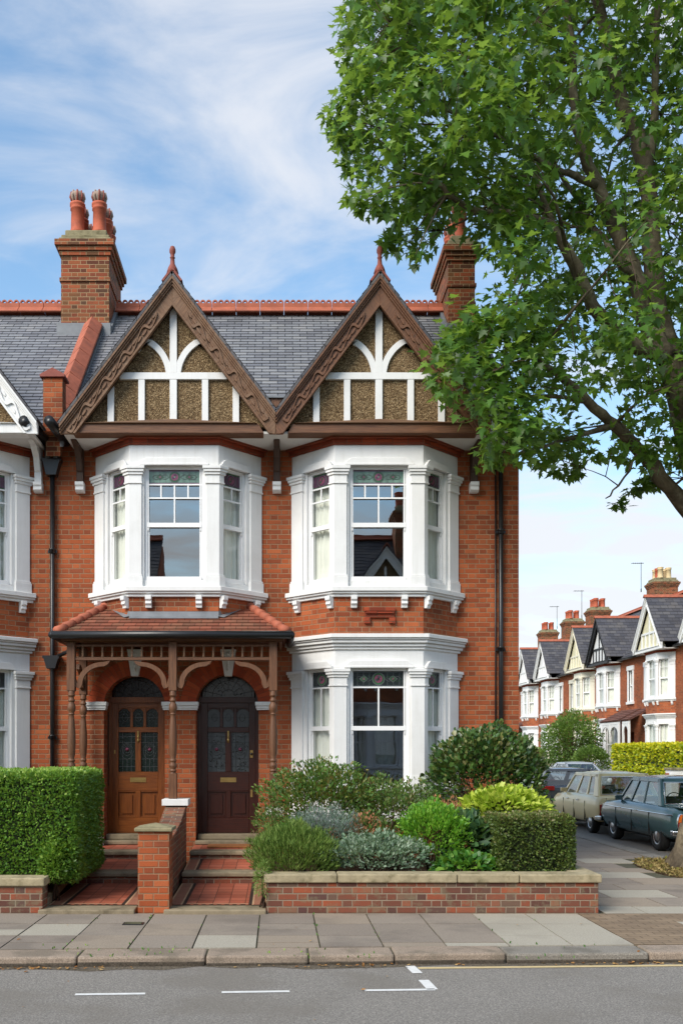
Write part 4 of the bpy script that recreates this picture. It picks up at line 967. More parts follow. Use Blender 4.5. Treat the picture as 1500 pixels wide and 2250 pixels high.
while y < 60:
    kb.ext([(6.45, y+.004), (6.75, y+.004), (6.75, y+.9), (6.45, y+.9)], -.2, .004, M_['granite_grey' if rr.random() < .7 else 'granite_pink']); y += .91
struct(kb, 'kerb')
# far-side pavement of the side street and the pavement behind the camera
f = MB(); f.ext([(14.0, -2), (15.0, -2), (15.0, 140), (14.0, 140)], -.3, 0, M_['slab_a']); f.ext([(13.8, -2), (13.99, -2), (13.99, 140), (13.8, 140)], -.3, .004, M_['granite_grey'])
f.ext([(-40, -16.5), (40, -16.5), (40, -13.9), (-40, -13.9)], -.3, 0, M_['slab_a']); f.ext([(-40, -13.89), (40, -13.89), (40, -13.6), (-40, -13.6)], -.3, .004, M_['granite_grey']); struct(f, 'far_pavement')
# painted lines
ln = MB()
def rp(px, py): d = 2074*(1.85-RZ)/(py-1650); return ((px-610)/2074*d, d-14.5)
def strip(p, q, w_, m):
    a, c = Vector(rp(*p)), Vector(rp(*q)); n = (c-a).normalized(); n = Vector((-n.y, n.x))*w_/2
    ln.prim([(*(a-n), RZ+.004), (*(c-n), RZ+.004), (*(c+n), RZ+.004), (*(a+n), RZ+.004)], [(0, 1, 2, 3)], M_[m])
strip((165, 2187), (319, 2185), .055, 'line_white'); strip((487, 2182), (636, 2180), .055, 'line_white'); strip((800, 2178), (955, 2176), .055, 'line_white'); strip((1120, 2174), (1270, 2172), .055, 'line_white') if False else None
strip((930, 2155), (950, 2176), .09, 'line_white'); strip((900, 2124), (917, 2140), .09, 'line_white')
ln.prim([(1.25, -6.13, RZ+.004), (4.9, -5.97, RZ+.004), (4.9, -5.905, RZ+.004), (1.25, -6.065, RZ+.004)], [(0, 1, 2, 3)], M_['line_yellow'])
struct(ln, 'road_markings')
gr_ = MB(); nn_ = 60; top_ = [(-14+19*i/nn_, yk(-14+19*i/nn_)-.006) for i in range(nn_+1)]; bot_ = [(x_, y_-.10-.05*math.sin(x_*3.1)-.03*math.sin(x_*11)-.02*math.sin(x_*29)) for x_, y_ in top_]
gr_.prim([(*p_, RZ+.002) for p_ in top_+bot_[::-1]], [(i, 2*nn_+1-i, 2*nn_-i, i+1) for i in range(nn_)], M_['gutter_grime']); struct(gr_, 'gutter_grime')
# grate
x, y = gx(293, 2031); q = MB(.002); q.box(x-.11, x+.11, y-.07, y+.07, -.01, .008, M_['iron'])
for k in range(5): q.box(x-.09, x+.09, y-.055+k*.025, y-.045+k*.025, .0082, .013, M_['joint'])
tag(q.build('drain_grate'), 'small iron drain grate set in the pavement before the left path', 'drain grate')

# ------------------------------------------------------------------ paths, steps, garden walls
def path(x0, x1, name_side):
    p = MB()
    def til(ya, yb, za, zb):
        p.prim([(x0, ya, za), (x1, ya, za), (x1, yb, zb), (x0, yb, zb)], [(0, 1, 2, 3)], M_['quarry'])
        sl = (zb-za)/(yb-ya)
        def st(xa, xb, y0, y1, m, lift=.003):
            z = lambda y: za+(y-ya)*sl+lift
            p.prim([(xa, y0, z(y0)), (xb, y0, z(y0)), (xb, y1, z(y1)), (xa, y1, z(y1))], [(0, 1, 2, 3)], M_[m])
        for s, xe in ((1, x0), (-1, x1)):
            a, c = sorted((xe+s*.16, xe+s*.20)); st(a, c, ya, yb, 'tile_black')
            a, c = sorted((xe+s*.0, xe+s*.16)); st(a, c, ya, yb, 'tile_buff', .002)
            k = ya
            while k < yb-.03:
                a, c = sorted((xe+s*.02, xe+s*.14)); st(a, c, k+.005, min(yb, k+.035), 'terra_dark'); k += .05
        st(x0+.2, x1-.2, ya+.03, ya+.055, 'tile_buff', .0045); 
        k = x0+.2
        while k < x1-.25: st(k, k+.05, ya+.0, ya+.03, 'tile_black', .0045); k += .09
    til(-3.52, -2.0, .055, .09); til(-1.74, -.88, .235, .285); p.prim([(x0, -.64, .40), (x1, -.64, .40), (x1, -.02, .405), (x0, -.02, .405)], [(0, 1, 2, 3)], M_['quarry'])
    return struct(p, 'path')
lab = {'left': 'before the honey-brown door', 'right': 'before the dark mahogany door'}
for side, x0, x1 in (('left', -2.66, -1.62), ('right', -1.27, -.14)):
    path(x0, x1, side)
    for nm, (ya, yb, zz_, h, l) in {'a': (-3.84, -3.52, .05, .17, 'lowest worn stone step at the pavement'), 'b': (-2.02, -1.73, .238, .06, 'middle stone step'), 'c': (-.92, -.63, .402, .06, 'upper stone step'), 'd': (-.05, .32, .47, .06, 'stone door step'), }.items():
        s = MB(.014, 2)
        xa, xb = (x0-.05, x1+.0) if nm == 'a' else (x0, x1)
        if side == 'right' and nm == 'a': xa, xb = x0-.02, x1+.01
        s.box(xa, xb, ya, yb, zz_-h, zz_, M_['step'])
        if nm in 'bc': s.box(xa+.002, xb-.002, ya+.03, yb-.01, zz_-.20, zz_-h, M_['brick_moss'])
        if nm == 'd': s.box(xa+.002, xb-.002, ya+.02, yb-.01, .38, zz_-h, M_['step']); s.box(max(xa, (-2.68 if side == 'left' else -1.24)), xb, .12, .40, zz_+.002, .555, M_['step'])
        tag(s.build('stone_step'), f'{l} {lab[side]}', 'step', 'stone steps up to the two front doors')
m = MB(.004); m.box(-1.05, -.42, -.5, -.12, .408, .43, M_['mat']); tag(m.build('door_mat'), 'brown coir doormat before the dark mahogany door', 'doormat')
e = MB(.01); e.prim([(-2.80, -3.5, .03), (-2.67, -3.5, .03), (-2.67, -.7, .34), (-2.80, -.7, .34), (-2.80, -3.5, .13), (-2.67, -3.5, .13), (-2.67, -.7, .45), (-2.80, -.7, .45)], [(0, 3, 2, 1), (4, 5, 6, 7), (0, 1, 5, 4), (1, 2, 6, 5), (2, 3, 7, 6), (3, 0, 4, 7)], M_['step'])
tag(e.build('stone_edging'), 'sloping stone edging beside the left tiled path', 'edging')

def gwall(name, x0, x1, y0, y1, zt, cuts, label, along='x'):
    o = empty(name, (0, 0, 0)); tag(o, label, 'wall')
    m = MB(.003); m.box(x0, x1, y0, y1, -.1, zt-.10, M_['brick_moss']); m.build('brickwork', o)
    for a, c in zip(cuts[:-1], cuts[1:]):
        k = MB(.014, 2)
        dz = rr.uniform(-.004, .004)
        if along == 'x': k.box(a+.004, c-.004, y0-.035, y1+.03, zt-.099, zt+dz, M_['stone'])
        else: k.box(x0-.03, x1+.035, a+.004, c-.004, zt-.099, zt+dz, M_['stone'])
        k.build('coping_stone', o)
    return o
gwall('garden_wall', -.13, 3.64, -3.78, -3.55, .45, [-.16, P(741, 0, -3.78)[0], P(1004, 0, -3.78)[0], P(1140, 0, -3.78)[0], 3.675], 'low weathered brick wall with stone coping before the right shrub bed')
gwall('garden_wall', 3.41, 3.64, -3.54, -.0, .447, [-3.515, -2.3, -1.1, -.01], 'low brick side wall running back to the house corner', 'y')
gwall('garden_wall', -9.0, -2.67, -3.78, -3.55, .41, [-9, -7.5, -6, -4.4, -3.35, -2.64], 'low brick wall under the big clipped hedge at the left')
o = empty('gate_pier', (-1.41, -3.6, 0)); tag(o, 'red brick pier with stone cap standing between the two paths', 'pier')
m = MB(.004); m.box(-.178, .178, -.18, .18, -.05, .93, M_['brick_moss' if False else 'brick']); m.build('brickwork', o)
m.mats[0] = M_['brick']
m = MB(.012, 2); m.box(-.215, .215, -.215, .215, .931, .975, M_['stone_cap']); m.prim([(-.19, -.19, .976), (.19, -.19, .976), (.19, .19, .976), (-.19, .19, .976), (0, 0, 1.02)], [(0, 1, 4), (1, 2, 4), (2, 3, 4), (3, 0, 4), (3, 2, 1, 0)], M_['stone_cap']); m.build('cap', o)
o = empty('wing_wall', (-1.44, -2.2, 0)); tag(o, 'sloping brick wing wall rising from pier to middle porch post', 'wall')
m = MB(.003); m.ext([(-1.2, -.05), (1.25, -.05), (1.25, 1.03), (1.0, 1.02), (.4, .86), (-.4, .76), (-1.2, .70)], -.13, .13, M_['brick_moss'], 'x'); m.build('brickwork', o)
m = MB(.006)
pr = [(1.25, 1.031), (1.0, 1.021), (.4, .861), (-.4, .761), (-1.2, .701)]
for (ya, za), (yb, zb) in zip(pr[:-1], pr[1:]):
    n = max(1, round(abs(ya-yb)/.1))
    for i in range(n):
        p0, p1 = ya+(yb-ya)*i/n, ya+(yb-ya)*(i+1)/n; q0, q1 = za+(zb-za)*i/n, za+(zb-za)*(i+1)/n
        m.ext([(p0-.003, q0), (p1+.003, q1), (p1+.003, q1+.045), (p0-.003, q0+.045)], -.145, .145, M_['brick_moss'], 'x')
m.build('coping', o)
m = MB(.006, 2); m.box(-.185, .185, .93, 1.30, 1.077, 1.168, M_['white']); m.build('post_base', o)

sl = MB(); sl.box(-.12, 3.4, -3.54, -.0, -.1, .27, M_['soil']); sl.box(-9, -2.81, -3.54, -.0, -.1, .24, M_['soil']); struct(sl, 'garden_soil')

# ------------------------------------------------------------------ foliage
TM = {
 'ell': ([(0,0,0),(.24,.3,.05),(.2,.72,.04),(0,1,-.06),(-.2,.72,.04),(-.24,.3,.05)], [(0,1,2,3),(0,3,4,5)]),
 'oval': ([(0,0,0),(.33,.35,.05),(.24,.8,.03),(0,1,-.04),(-.24,.8,.03),(-.33,.35,.05)], [(0,1,2,3),(0,3,4,5)]),
 'tri': ([(0,0,0),(.28,.5,.05),(0,1,0),(-.28,.5,.05)], [(0,1,2),(0,2,3)]),
 'needle': ([(0,0,0),(.075,.45,.02),(0,1,.05),(-.075,.45,.02)], [(0,1,2),(0,2,3)]),
 'plane': ([(0,.0,0),(.16,.06,.03),(.44,-.06,.05),(.27,.2,.03),(.60,.42,.02),(.24,.42,.0),(.20,.62,-.02),(0,1,-.10),(-.20,.62,-.02),(-.24,.42,0),(-.60,.42,.02),(-.27,.2,.03),(-.44,-.06,.05),(-.16,.06,.03),(0,.42,-.04)],
           [(14,0,1),(14,1,2,3),(14,3,4,5),(14,5,6),(14,6,7),(14,7,8),(14,8,9),(14,9,10,11),(14,11,12,13),(14,13,0)]),
}
def foliage(name, parent, pos, dirs, nrm, size, tm, mat, rnd=None):
    V, F = TM[tm]; V = np.array(V); n = len(pos); k = len(V)
    y = dirs/np.linalg.norm(dirs, axis=1, keepdims=True); x = np.cross(y, nrm); x /= np.maximum(1e-6, np.linalg.norm(x, axis=1, keepdims=True)); z = np.cross(x, y)
    s = np.asarray(size).reshape(-1, 1, 1)*np.ones((n, 1, 1))
    co = pos[:, None, :]+s*(V[None, :, 0:1]*x[:, None]+V[None, :, 1:2]*y[:, None]+V[None, :, 2:3]*z[:, None])
    ls = np.array([len(f) for f in F]); fl = np.array([i for f in F for i in f])
    loops = (fl[None]+np.arange(n)[:, None]*k).ravel(); tot = np.tile(ls, n); st = np.concatenate([[0], np.cumsum(tot)[:-1]])
    me = bpy.data.meshes.new(name); me.vertices.add(n*k); me.loops.add(len(loops)); me.polygons.add(len(tot))
    me.vertices.foreach_set('co', co.astype(np.float32).ravel()); me.loops.foreach_set('vertex_index', loops.astype(np.int32))
    me.polygons.foreach_set('loop_start', st.astype(np.int32)); me.polygons.foreach_set('loop_total', tot.astype(np.int32)); me.update(calc_edges=True)
    a = me.attributes.new('rnd', 'FLOAT', 'FACE'); r_ = rnd if rnd is not None else rng.random(n)
    a.data.foreach_set('value', np.repeat(r_, len(F)).astype(np.float32))
    me.materials.append(mat); o = bpy.data.objects.new(name, me); col.objects.link(o)
    if parent: o.parent = parent
    return o
def unit(n):
    v = rng.normal(size=(n, 3)); return v/np.linalg.norm(v, axis=1, keepdims=True)
def clumps(p, f=6, seed=0):
    return .5+.25*np.sin(p[:, 0]*f+seed)+.25*np.sin(p[:, 2]*f*1.3+p[:, 1]*f+seed*2)
g_ = lambda *s: [(i/(len(s)-1), srgb(*c)) for i, c in enumerate(s)]
LM = dict(
 privet=leafmat('privet_leaf', g_((52, 86, 32), (82, 122, 46), (114, 152, 62), (170, 194, 98)), .3, .4),
 box=leafmat('box_leaf', g_((46, 64, 30), (72, 94, 42), (102, 122, 56), (130, 122, 84)), .3, .45),
 camellia=leafmat('camellia_leaf', g_((32, 60, 28), (52, 86, 38), (84, 114, 56), (140, 130, 80)), .15, .3, .6),
 lime=leafmat('lime_leaf', g_((110, 140, 40), (160, 184, 60), (196, 208, 84), (206, 214, 120)), .35, .4),
 rose=leafmat('rose_leaf', g_((44, 78, 34), (72, 112, 48), (104, 146, 66), (150, 110, 70)), .35, .45),
 mid=leafmat('shrub_leaf', g_((52, 84, 40), (80, 118, 52), (112, 146, 72), (146, 112, 98)), .35, .45),
 silver=leafmat('silver_leaf', g_((76, 104, 78), (104, 130, 104), (138, 158, 136), (170, 184, 164)), .2, .7, .2),
 lav=leafmat('lavender_leaf', g_((76, 98, 86), (104, 126, 112), (138, 158, 142), (120, 104, 130)), .2, .7, .2),
 rosem=leafmat('rosemary_leaf', g_((62, 88, 38), (88, 116, 52), (118, 144, 70), (140, 152, 88)), .3, .6, .2),
 bright=leafmat('bright_leaf', g_((52, 100, 28), (84, 140, 40), (126, 176, 60), (166, 196, 88)), .4, .4),
 low=leafmat('ground_leaf', g_((40, 82, 36), (66, 116, 50), (100, 150, 64), (150, 180, 70)), .35, .4),
 dark=leafmat('acanthus_leaf', g_((40, 72, 48), (60, 96, 60), (86, 120, 74), (110, 134, 84)), .3, .45),
 red=leafmat('astilbe_flower', g_((130, 84, 60), (168, 108, 80), (190, 136, 104), (150, 120, 80)), .3, .7, .2),
 plane=leafmat('plane_leaf', g_((34, 60, 24), (52, 86, 30), (74, 114, 38), (110, 146, 58), (166, 184, 116)), .42, .42, .45),
 gold=leafmat('golden_leaf', g_((104, 132, 24), (150, 164, 26), (196, 190, 30), (222, 212, 54)), .3, .5),
 far=leafmat('far_leaf', g_((50, 78, 34), (76, 104, 46), (104, 132, 60), (140, 160, 80)), .35, .5),
)
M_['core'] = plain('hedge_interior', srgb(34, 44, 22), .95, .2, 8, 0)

def hedge(name, label, x0, x1, y0, y1, z0, z1, n, size, mat, cat='hedge', rough=.05, tm='tri', seed=1, uneven=.02, roundb=0, topbright=True):
    o = empty(name, ((x0+x1)/2, (y0+y1)/2, z0)); tag(o, label, cat); ox, oy = (x0+x1)/2, (y0+y1)/2
    W, D, Hh = x1-x0, y1-y0, z1-z0
    A = np.array([W*Hh, W*Hh*.4, W*D, D*Hh, D*Hh]); f = rng.choice(5, n, p=A/A.sum()); u, v = rng.random(n), rng.random(n); w_ = np.abs(rng.normal(size=n))*rough
    p = np.zeros((n, 3)); N = np.zeros((n, 3))
    def put(k, X, Y, Z, nn): p[f == k] = np.stack([X, Y, Z], 1)[f == k]; N[f == k] = nn
    put(0, x0+u*W, y0+w_, z0+v*Hh, (0, -1, 0)); put(1, x0+u*W, y1-w_, z0+v*Hh, (0, 1, 0)); put(2, x0+u*W, y0+v*D, z1-w_, (0, 0, 1)); put(3, x0+w_, y0+u*D, z0+v*Hh, (-1, 0, 0)); put(4, x1-w_, y0+u*D, z0+v*Hh, (1, 0, 0))
    q = p*1.0
    bump = uneven*(np.sin(q[:, 0]*5+seed)+np.sin(q[:, 2]*6+q[:, 0]*3)+np.sin(q[:, 1]*7+seed*3)+1.2*np.sin(q[:, 0]*17+q[:, 2]*13))
    p += N*bump[:, None]
    # round the arrises
    c = np.array([(x0+x1)/2, (y0+y1)/2, (z0+z1)/2]); hv = np.array([W, D, Hh])/2; t = (p-c)/hv; rad = .05
    e = np.clip(np.abs(p-c)-(hv-.10), 0, None); ln_ = np.linalg.norm(e, axis=1, keepdims=True); over = np.clip(ln_-.10, 0, None); p -= np.sign(p-c)*e/np.maximum(ln_, 1e-6)*over
    if roundb: 
        k = p[:, 2] < z0+.35; p[k, 1] += (z0+.35-p[k, 2])*roundb
    d = N+unit(n)*.9+np.array([0, 0, .25]); nn = N+unit(n)*.7
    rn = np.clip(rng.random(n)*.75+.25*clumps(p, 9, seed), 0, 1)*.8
    rn = np.where((f == 2) | (rng.random(n) < .06), np.clip(rn+.38, 0, 1), rn)  # bright top put into the leaf colour, plus a few stray pale leaves
    foliage('foliage', o, p-np.array([ox, oy, z0]), d, nn, size*(.7+.6*rng.random(n)), tm, mat, rn)
    m = MB(); m.box(-W/2+.09, W/2-.09, -D/2+.09, D/2-.09, 0, Hh-.09, M_['core']); m.build('dark_core', o)  # solid dark box added to block the view through the leaves
    return o
def shrub(name, label, c, r, n, size, mat, tm='ell', cat='shrub', up=.3, shell=.55, lump=.14, seed=1, stems=10, zmin=.25, clump=None, group=None, sprigs=0, flat=1, stemr=.008, core=.62):
    o = empty(name, (c[0], c[1], zmin)); tag(o, label, cat, group); org = np.array([c[0], c[1], zmin]); c = np.array(c); r = np.array(r)
    d = unit(n); d[:, 2] = np.where(d[:, 2] < -.35, -d[:, 2], d[:, 2])
    nl = 7+seed % 4; L_ = unit(nl*5); L_[:, 2] = np.abs(L_[:, 2]); 
    dots = d@L_.T; mod = 1+lump*(np.max(dots, axis=1)**6*2.2-1.0)+lump*.5*np.sin(d[:, 0]*9+seed)*np.sin(d[:, 2]*11)
    rad = (shell+(1.02-shell)*rng.random(n)**.6)*mod
    p = c+d*r*rad[:, None]
    dd = d+unit(n)*.7+np.array([0, 0, up]); nn = unit(n)*.8+np.array([0, -.2, 1.0])+d*.6
    if sprigs:
        k = int(n*.13); a = rng.integers(0, sprigs, k); sp_ = unit(sprigs); sp_[:, 2] = np.abs(sp_[:, 2])+.4; sp_ /= np.linalg.norm(sp_, axis=1, keepdims=True)
        t = rng.random(k)*.6+.85; p[:k] = c+sp_[a]*r*t[:, None]+rng.normal(size=(k, 3))*.012
    k = p[:, 2] < zmin+.01; p[k, 2] = zmin+.01+rng.random(k.sum())*.1
    rn = np.clip(rng.random(n)*.8+.2*clumps(p, 12, seed), 0, 1)
    foliage('foliage', o, p-org, dd, nn, size*(.6+.7*rng.random(n)), tm, mat, rn)
    m = MB()
    for i in range(stems):
        a = unit(1)[0]; a[2] = abs(a[2]); e = (c+a*r*.9)-org
        m.tube([(rng.normal()*.03, rng.normal()*.03, -.03), (e[0]*.35, e[1]*.35, e[2]*.55), tuple(e)], [stemr*1.6, stemr, stemr*.4], M_['twig'], 5)
    m.build('stem', o)
    return o
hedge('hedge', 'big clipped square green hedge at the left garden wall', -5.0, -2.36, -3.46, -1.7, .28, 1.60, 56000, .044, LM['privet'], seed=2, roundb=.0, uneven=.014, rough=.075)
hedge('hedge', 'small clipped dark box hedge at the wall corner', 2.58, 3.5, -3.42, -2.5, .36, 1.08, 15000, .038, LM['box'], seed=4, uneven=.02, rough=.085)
# the hedge's drooping end behind the left wall
shrub('hedge', 'loose lower growth spilling beside the left tiled path', (-2.62, -3.3, .48), (.2, .3, .36), 3500, .045, LM['privet'], 'tri', cat='hedge', stems=3, zmin=.1, lump=.05)
shrub('camellia_bush', 'large dark glossy rounded bush at the right end of the bay', (2.86, -1.45, 1.22), (.70, .60, .78), 8000, .07, LM['camellia'], 'oval', seed=3, lump=.22, stems=22)
shrub('spotted_laurel', 'yellow-green leafy bush behind the small box hedge', (2.93, -2.25, .98), (.55, .42, .36), 1700, .10, LM['lime'], 'ell', seed=5, lump=.08, up=.1, stems=10)
shrub('rose_bush', 'tall loose green bush with sprigs before the bay window', (.60, -1.9, .96), (.68, .55, .56), 8000, .05, LM['rose'], 'ell', seed=6, sprigs=34, stems=26, lump=.34, shell=.35, up=.45)
shrub('leafy_shrub', 'green shrub with purplish tips below the middle bay window', (1.52, -1.95, .88), (.52, .5, .46), 5200, .046, LM['mid'], 'ell', seed=7, sprigs=30, stems=18, lump=.32, shell=.35, up=.6)
shrub('lavender_bush', 'grey-blue lavender mound behind the low silver plant', (.58, -2.75, .72), (.38, .34, .33), 5600, .05, LM['lav'], 'needle', seed=8, up=.8, stems=12, sprigs=26, lump=.28, shell=.4)
shrub('silver_plant', 'low spreading silver-leaved plant along the wall coping', (1.16, -3.15, .53), (.54, .34, .25), 4600, .046, LM['silver'], 'ell', seed=9, up=.5, stems=12, lump=.3, sprigs=24, shell=.4)
shrub('rosemary_bush', 'fine-leaved upright green bush spilling over the wall end', (.19, -3.2, .54), (.45, .42, .33), 12000, .07, LM['rosem'], 'needle', seed=10, up=1.2, stems=16, lump=.2, sprigs=30, zmin=.2)
shrub('trailing_plant', 'thin green strands hanging beside the left end of the low wall', (-.17, -3.68, .30), (.09, .14, .26), 1100, .05, LM['rosem'], 'needle', seed=10, up=-.5, stems=4, lump=.06, zmin=.02)
shrub('round_shrub', 'bright green rounded shrub in the middle of the bed', (1.90, -2.9, .72), (.36, .34, .40), 5200, .043, LM['bright'], 'ell', seed=11, up=.7, stems=14, lump=.24, sprigs=20)
shrub('ground_cover_plant', 'low fresh green leaves beside the box hedge', (2.27, -3.2, .42), (.36, .24, .17), 700, .085, LM['low'], 'oval', seed=12, up=.1, stems=8, lump=.1)
shrub('acanthus_plant', 'dark leafy perennial between round shrub and box hedge', (2.36, -2.7, .62), (.26, .28, .36), 420, .16, LM['dark'], 'ell', seed=13, up=.2, stems=10, lump=.1)
shrub('astilbe_plant', 'brownish pink flower plumes before the yellow-green bush', (2.15, -2.35, .80), (.26, .26, .33), 1500, .035, LM['red'], 'ell', cat='flowers', seed=14, up=.9, stems=12, lump=.3, shell=.35)
shrub('leafy_perennial', 'green perennial with reddish seed heads behind the silver plant', (1.12, -2.45, .62), (.34, .3, .36), 1300, .055, LM['mid'], 'ell', cat='plant', seed=15, up=.8, stems=14, lump=.2)
shrub('astilbe_plant', 'rusty seed heads between lavender and bright green shrub', (1.08, -2.7, .72), (.22, .2, .28), 450, .035, LM['red'], 'ell', cat='flowers', seed=16, up=.9, stems=8, lump=.3, shell=.35)
shrub('wispy_plant', 'thin pinkish weedy plant beside the dark door steps', (-.07, -2.0, .68), (.22, .25, .42), 1300, .032, LM['mid'], 'ell', cat='plant', seed=17, up=.9, stems=16, lump=.3, shell=.3)
shrub('leafy_perennial', 'low green plant between lavender and rosemary', (.28, -2.6, .58), (.35, .3, .32), 1900, .05, LM['low'], 'ell', cat='plant', seed=18, up=.6, stems=8, lump=.2)

# ------------------------------------------------------------------ the plane tree
T = empty('plane_tree', (6.6, .55, 0)); tag(T, 'large plane tree at the kerb whose crown fills the upper right', 'tree')
to = np.array([6.6, .55, 0])
def tp(px, py, Y): x, z = P(px, py, Y); return Vector((x-6.6, Y-.55, z))
tr = MB(); limbs = []
def limb(pts, r0, r1, n=10, smooth=True):
    pts = [Vector(p) for p in pts]
    # Catmull-Rom
    q = [pts[0]]+pts+[pts[-1]]; o = []
    for i in range(1, len(q)-2):
        for k in range(4):
            t_ = k/4; a, b_, c, d = q[i-1], q[i], q[i+1], q[i+2]
            o.append(.5*((2*b_)+(c-a)*t_+(2*a-5*b_+4*c-d)*t_*t_+(3*b_-a-3*c+d)*t_**3))
    o.append(pts[-1]); m = len(o)
    o = [p+Vector(rng.normal(size=3)*.012) if 0 < i < m-1 else p for i, p in enumerate(o)]
    rad = [(r0+(r1-r0)*(i/(m-1))**.8)*(1+.06*rng.normal()) for i in range(m)]
    tr.tube(o, rad, M_['bark'], n); limbs.extend([(p+Vector((6.6, .55, 0)), r) for p, r in zip(o, rad)]); return o
trunk = limb([(.10, 0, -.1), (.13, 0, .25), (.26, 0, 1.2), (.38, 0, 2.4), (.36, -.05, 4.0), (.18, -.1, 5.35)], .33, .30, 14)
tr.tube([(.1, 0, -.15), (.1, 0, 0), (.1, 0, .12), (.12, 0, .35), (.16, 0, .65)], [.55, .46, .40, .36, .33], M_['bark'], 14)
for a in range(6):
    t_ = a*1.05+.3; tr.tube([(.12+.15*math.cos(t_), .15*math.sin(t_), .5), (.1+.33*math.cos(t_), .33*math.sin(t_), .12), (.1+.55*math.cos(t_), .55*math.sin(t_), -.08)], [.12, .13, .05], M_['bark'], 8)
fork = tuple(trunk[-1])
limb([fork, tp(1450, 1045, .3), tp(1405, 990, .1), tp(1350, 935, -.3), tp(1290, 880, -.7), tp(1200, 800, -1.1), tp(1110, 760, -1.5)], .15, .035)
b1 = limb([fork, tp(1530, 980, .3), tp(1512, 880, .1), tp(1468, 790, 0)], .27, .20, 12)
limb([b1[-1], tp(1370, 740, -.3), tp(1308, 677, -.6), tp(1276, 613, -.8), tp(1233, 523, -1.0), tp(1180, 480, -1.1), tp(1100, 468, -1.3), tp(1020, 453, -1.5), tp(960, 400, -1.7)], .13, .03)
limb([tp(1276, 613, -.8), tp(1235, 540, -.7), tp(1195, 440, -.5), tp(1150, 330, -.3), tp(1080, 200, -.2)], .07, .02)
b2 = limb([b1[-1], tp(1425, 720, 0), tp(1400, 620, 0), tp(1377, 560, 0), tp(1350, 496, 0), tp(1313, 405, 0), tp(1276, 320, -.1), tp(1262, 229, -.1), tp(1255, 100, 0), tp(1230, -100, 0)], .155, .05)
limb([tp(1313, 405, 0), tp(1262, 385, -.2), tp(1207, 363, -.4), tp(1100, 300, -.7), tp(980, 240, -1)], .07, .02)
limb([b1[2], tp(1475, 790, .4), tp(1445, 690, .5), tp(1432, 533, .6), tp(1420, 400, .6), tp(1399, 299, .7), tp(1372, 240, .7), tp(1340, 120, .8), tp(1300, -60, .8)], .20, .08)
limb([tp(1420, 400, .6), tp(1435, 280, .5), tp(1442, 120, .5), tp(1450, -120, .4)], .09, .04)
limb([tp(1400, 620, 0), tp(1350, 560, -.3), tp(1290, 470, .5), tp(1180, 300, .9), tp(1060, 120, 1.1)], .06, .02)
limb([b1[4], tp(1560, 800, -.3), tp(1600, 600, -.5), tp(1650, 350, -.8), tp(1680, 50, -1)], .2, .06)
limb([fork, tp(1650, 980, .4), tp(1800, 800, .9), tp(1980, 600, 1.2), tp(2120, 420, 1.4)], .2, .05)
limb([tp(1650, 980, .4), tp(1700, 700, 1.5), tp(1720, 400, 2.2), tp(1700, 100, 2.4)], .14, .04)
limb([tp(1405, 990, .1), tp(1370, 1050, -.3), tp(1330, 1095, -.5)], .03, .01, 6)
limb([tp(1350, 935, -.3), tp(1260, 960, -.8), tp(1160, 990, -1.3), tp(1100, 1010, -1.6)], .05, .012, 6)
limb([tp(1290, 880, -.7), tp(1180, 870, -1.1), tp(1080, 880, -1.5)], .045, .012, 6)
poly = [(735, -100), (742, 20), (745, 60), (740, 120), (762, 165), (735, 215), (702, 248), (722, 300), (748, 345), (735, 395), (752, 425), (770, 470), (830, 470), (850, 500), (808, 530), (835, 562), (885, 545), (915, 600), (960, 598), (972, 520), (1045, 540), (1060, 590), (1048, 660), (985, 655), (955, 685), (985, 730), (925, 775), (945, 850), (985, 905), (1040, 925), (1055, 1000), (1085, 1048), (1150, 1010), (1240, 1062), (1300, 1035), (1385, 1020), (1400, 1050), (1310, 1100), (1365, 1135), (1430, 1085), (1500, 1030), (1700, 1080), (1950, 980), (2200, 700), (2250, 300), (2150, -100), (1900, -420), (1400, -520), (950, -350)]
PA = np.array(poly, float)
def inside(q):
    x, y = q[:, 0], q[:, 1]; r_ = np.zeros(len(q), bool); j = len(PA)-1
    for i in range(len(PA)):
        xi, yi, xj, yj = *PA[i], *PA[j]; c = ((yi > y) != (yj > y)) & (x < (xj-xi)*(y-yi)/(yj-yi+1e-9)+xi); r_ ^= c; j = i
    return r_
def edist(q):
    d = np.full(len(q), 1e9); j = len(PA)-1
    for i in range(len(PA)):
        a, b_ = PA[j], PA[i]; ab = b_-a; t_ = np.clip(((q-a)@ab)/(ab@ab), 0, 1); d = np.minimum(d, np.linalg.norm(q-a-t_[:, None]*ab, axis=1)); j = i
    return d
cand = np.stack([rng.uniform(690, 2260, 9000), rng.uniform(-530, 1140, 9000)], 1); cand = cand[inside(cand)]; ed = edist(cand); k = ed > 14; cand, ed = cand[k], ed[k]
# sparser windows where the photo lets the sky through
holes = [(1005, 505, 38, 62), (1005, 505, 38, 62), (1200, 880, 90, 50), (1320, 900, 60, 60), (1280, 960, 60, 40), (1130, 620, 40, 50), (1220, 590, 50, 30), (1420, 900, 40, 60), (1400, 590, 30, 60), (1330, 340, 40, 40), (1060, 930, 40, 20), (1250, 780, 50, 30), (1460, 500, 30, 60)]
keep = np.ones(len(cand), bool)
for hx, hy, ha, hb in holes: keep &= ~((((cand[:, 0]-hx)/ha)**2+((cand[:, 1]-hy)/hb)**2 < 1) & (rng.random(len(cand)) < .75))
keep &= ~((ed > 150) & (rng.random(len(cand)) < .25))
keep &= ~((cand[:, 0] > 925) & (cand[:, 0] < 1078) & (cand[:, 1] > 572) & (cand[:, 1] < 700)); keep &= ~((cand[:, 0] < 1010) & (cand[:, 1] > 480) & (cand[:, 1] < 620) & (rng.random(len(cand)) < .35))
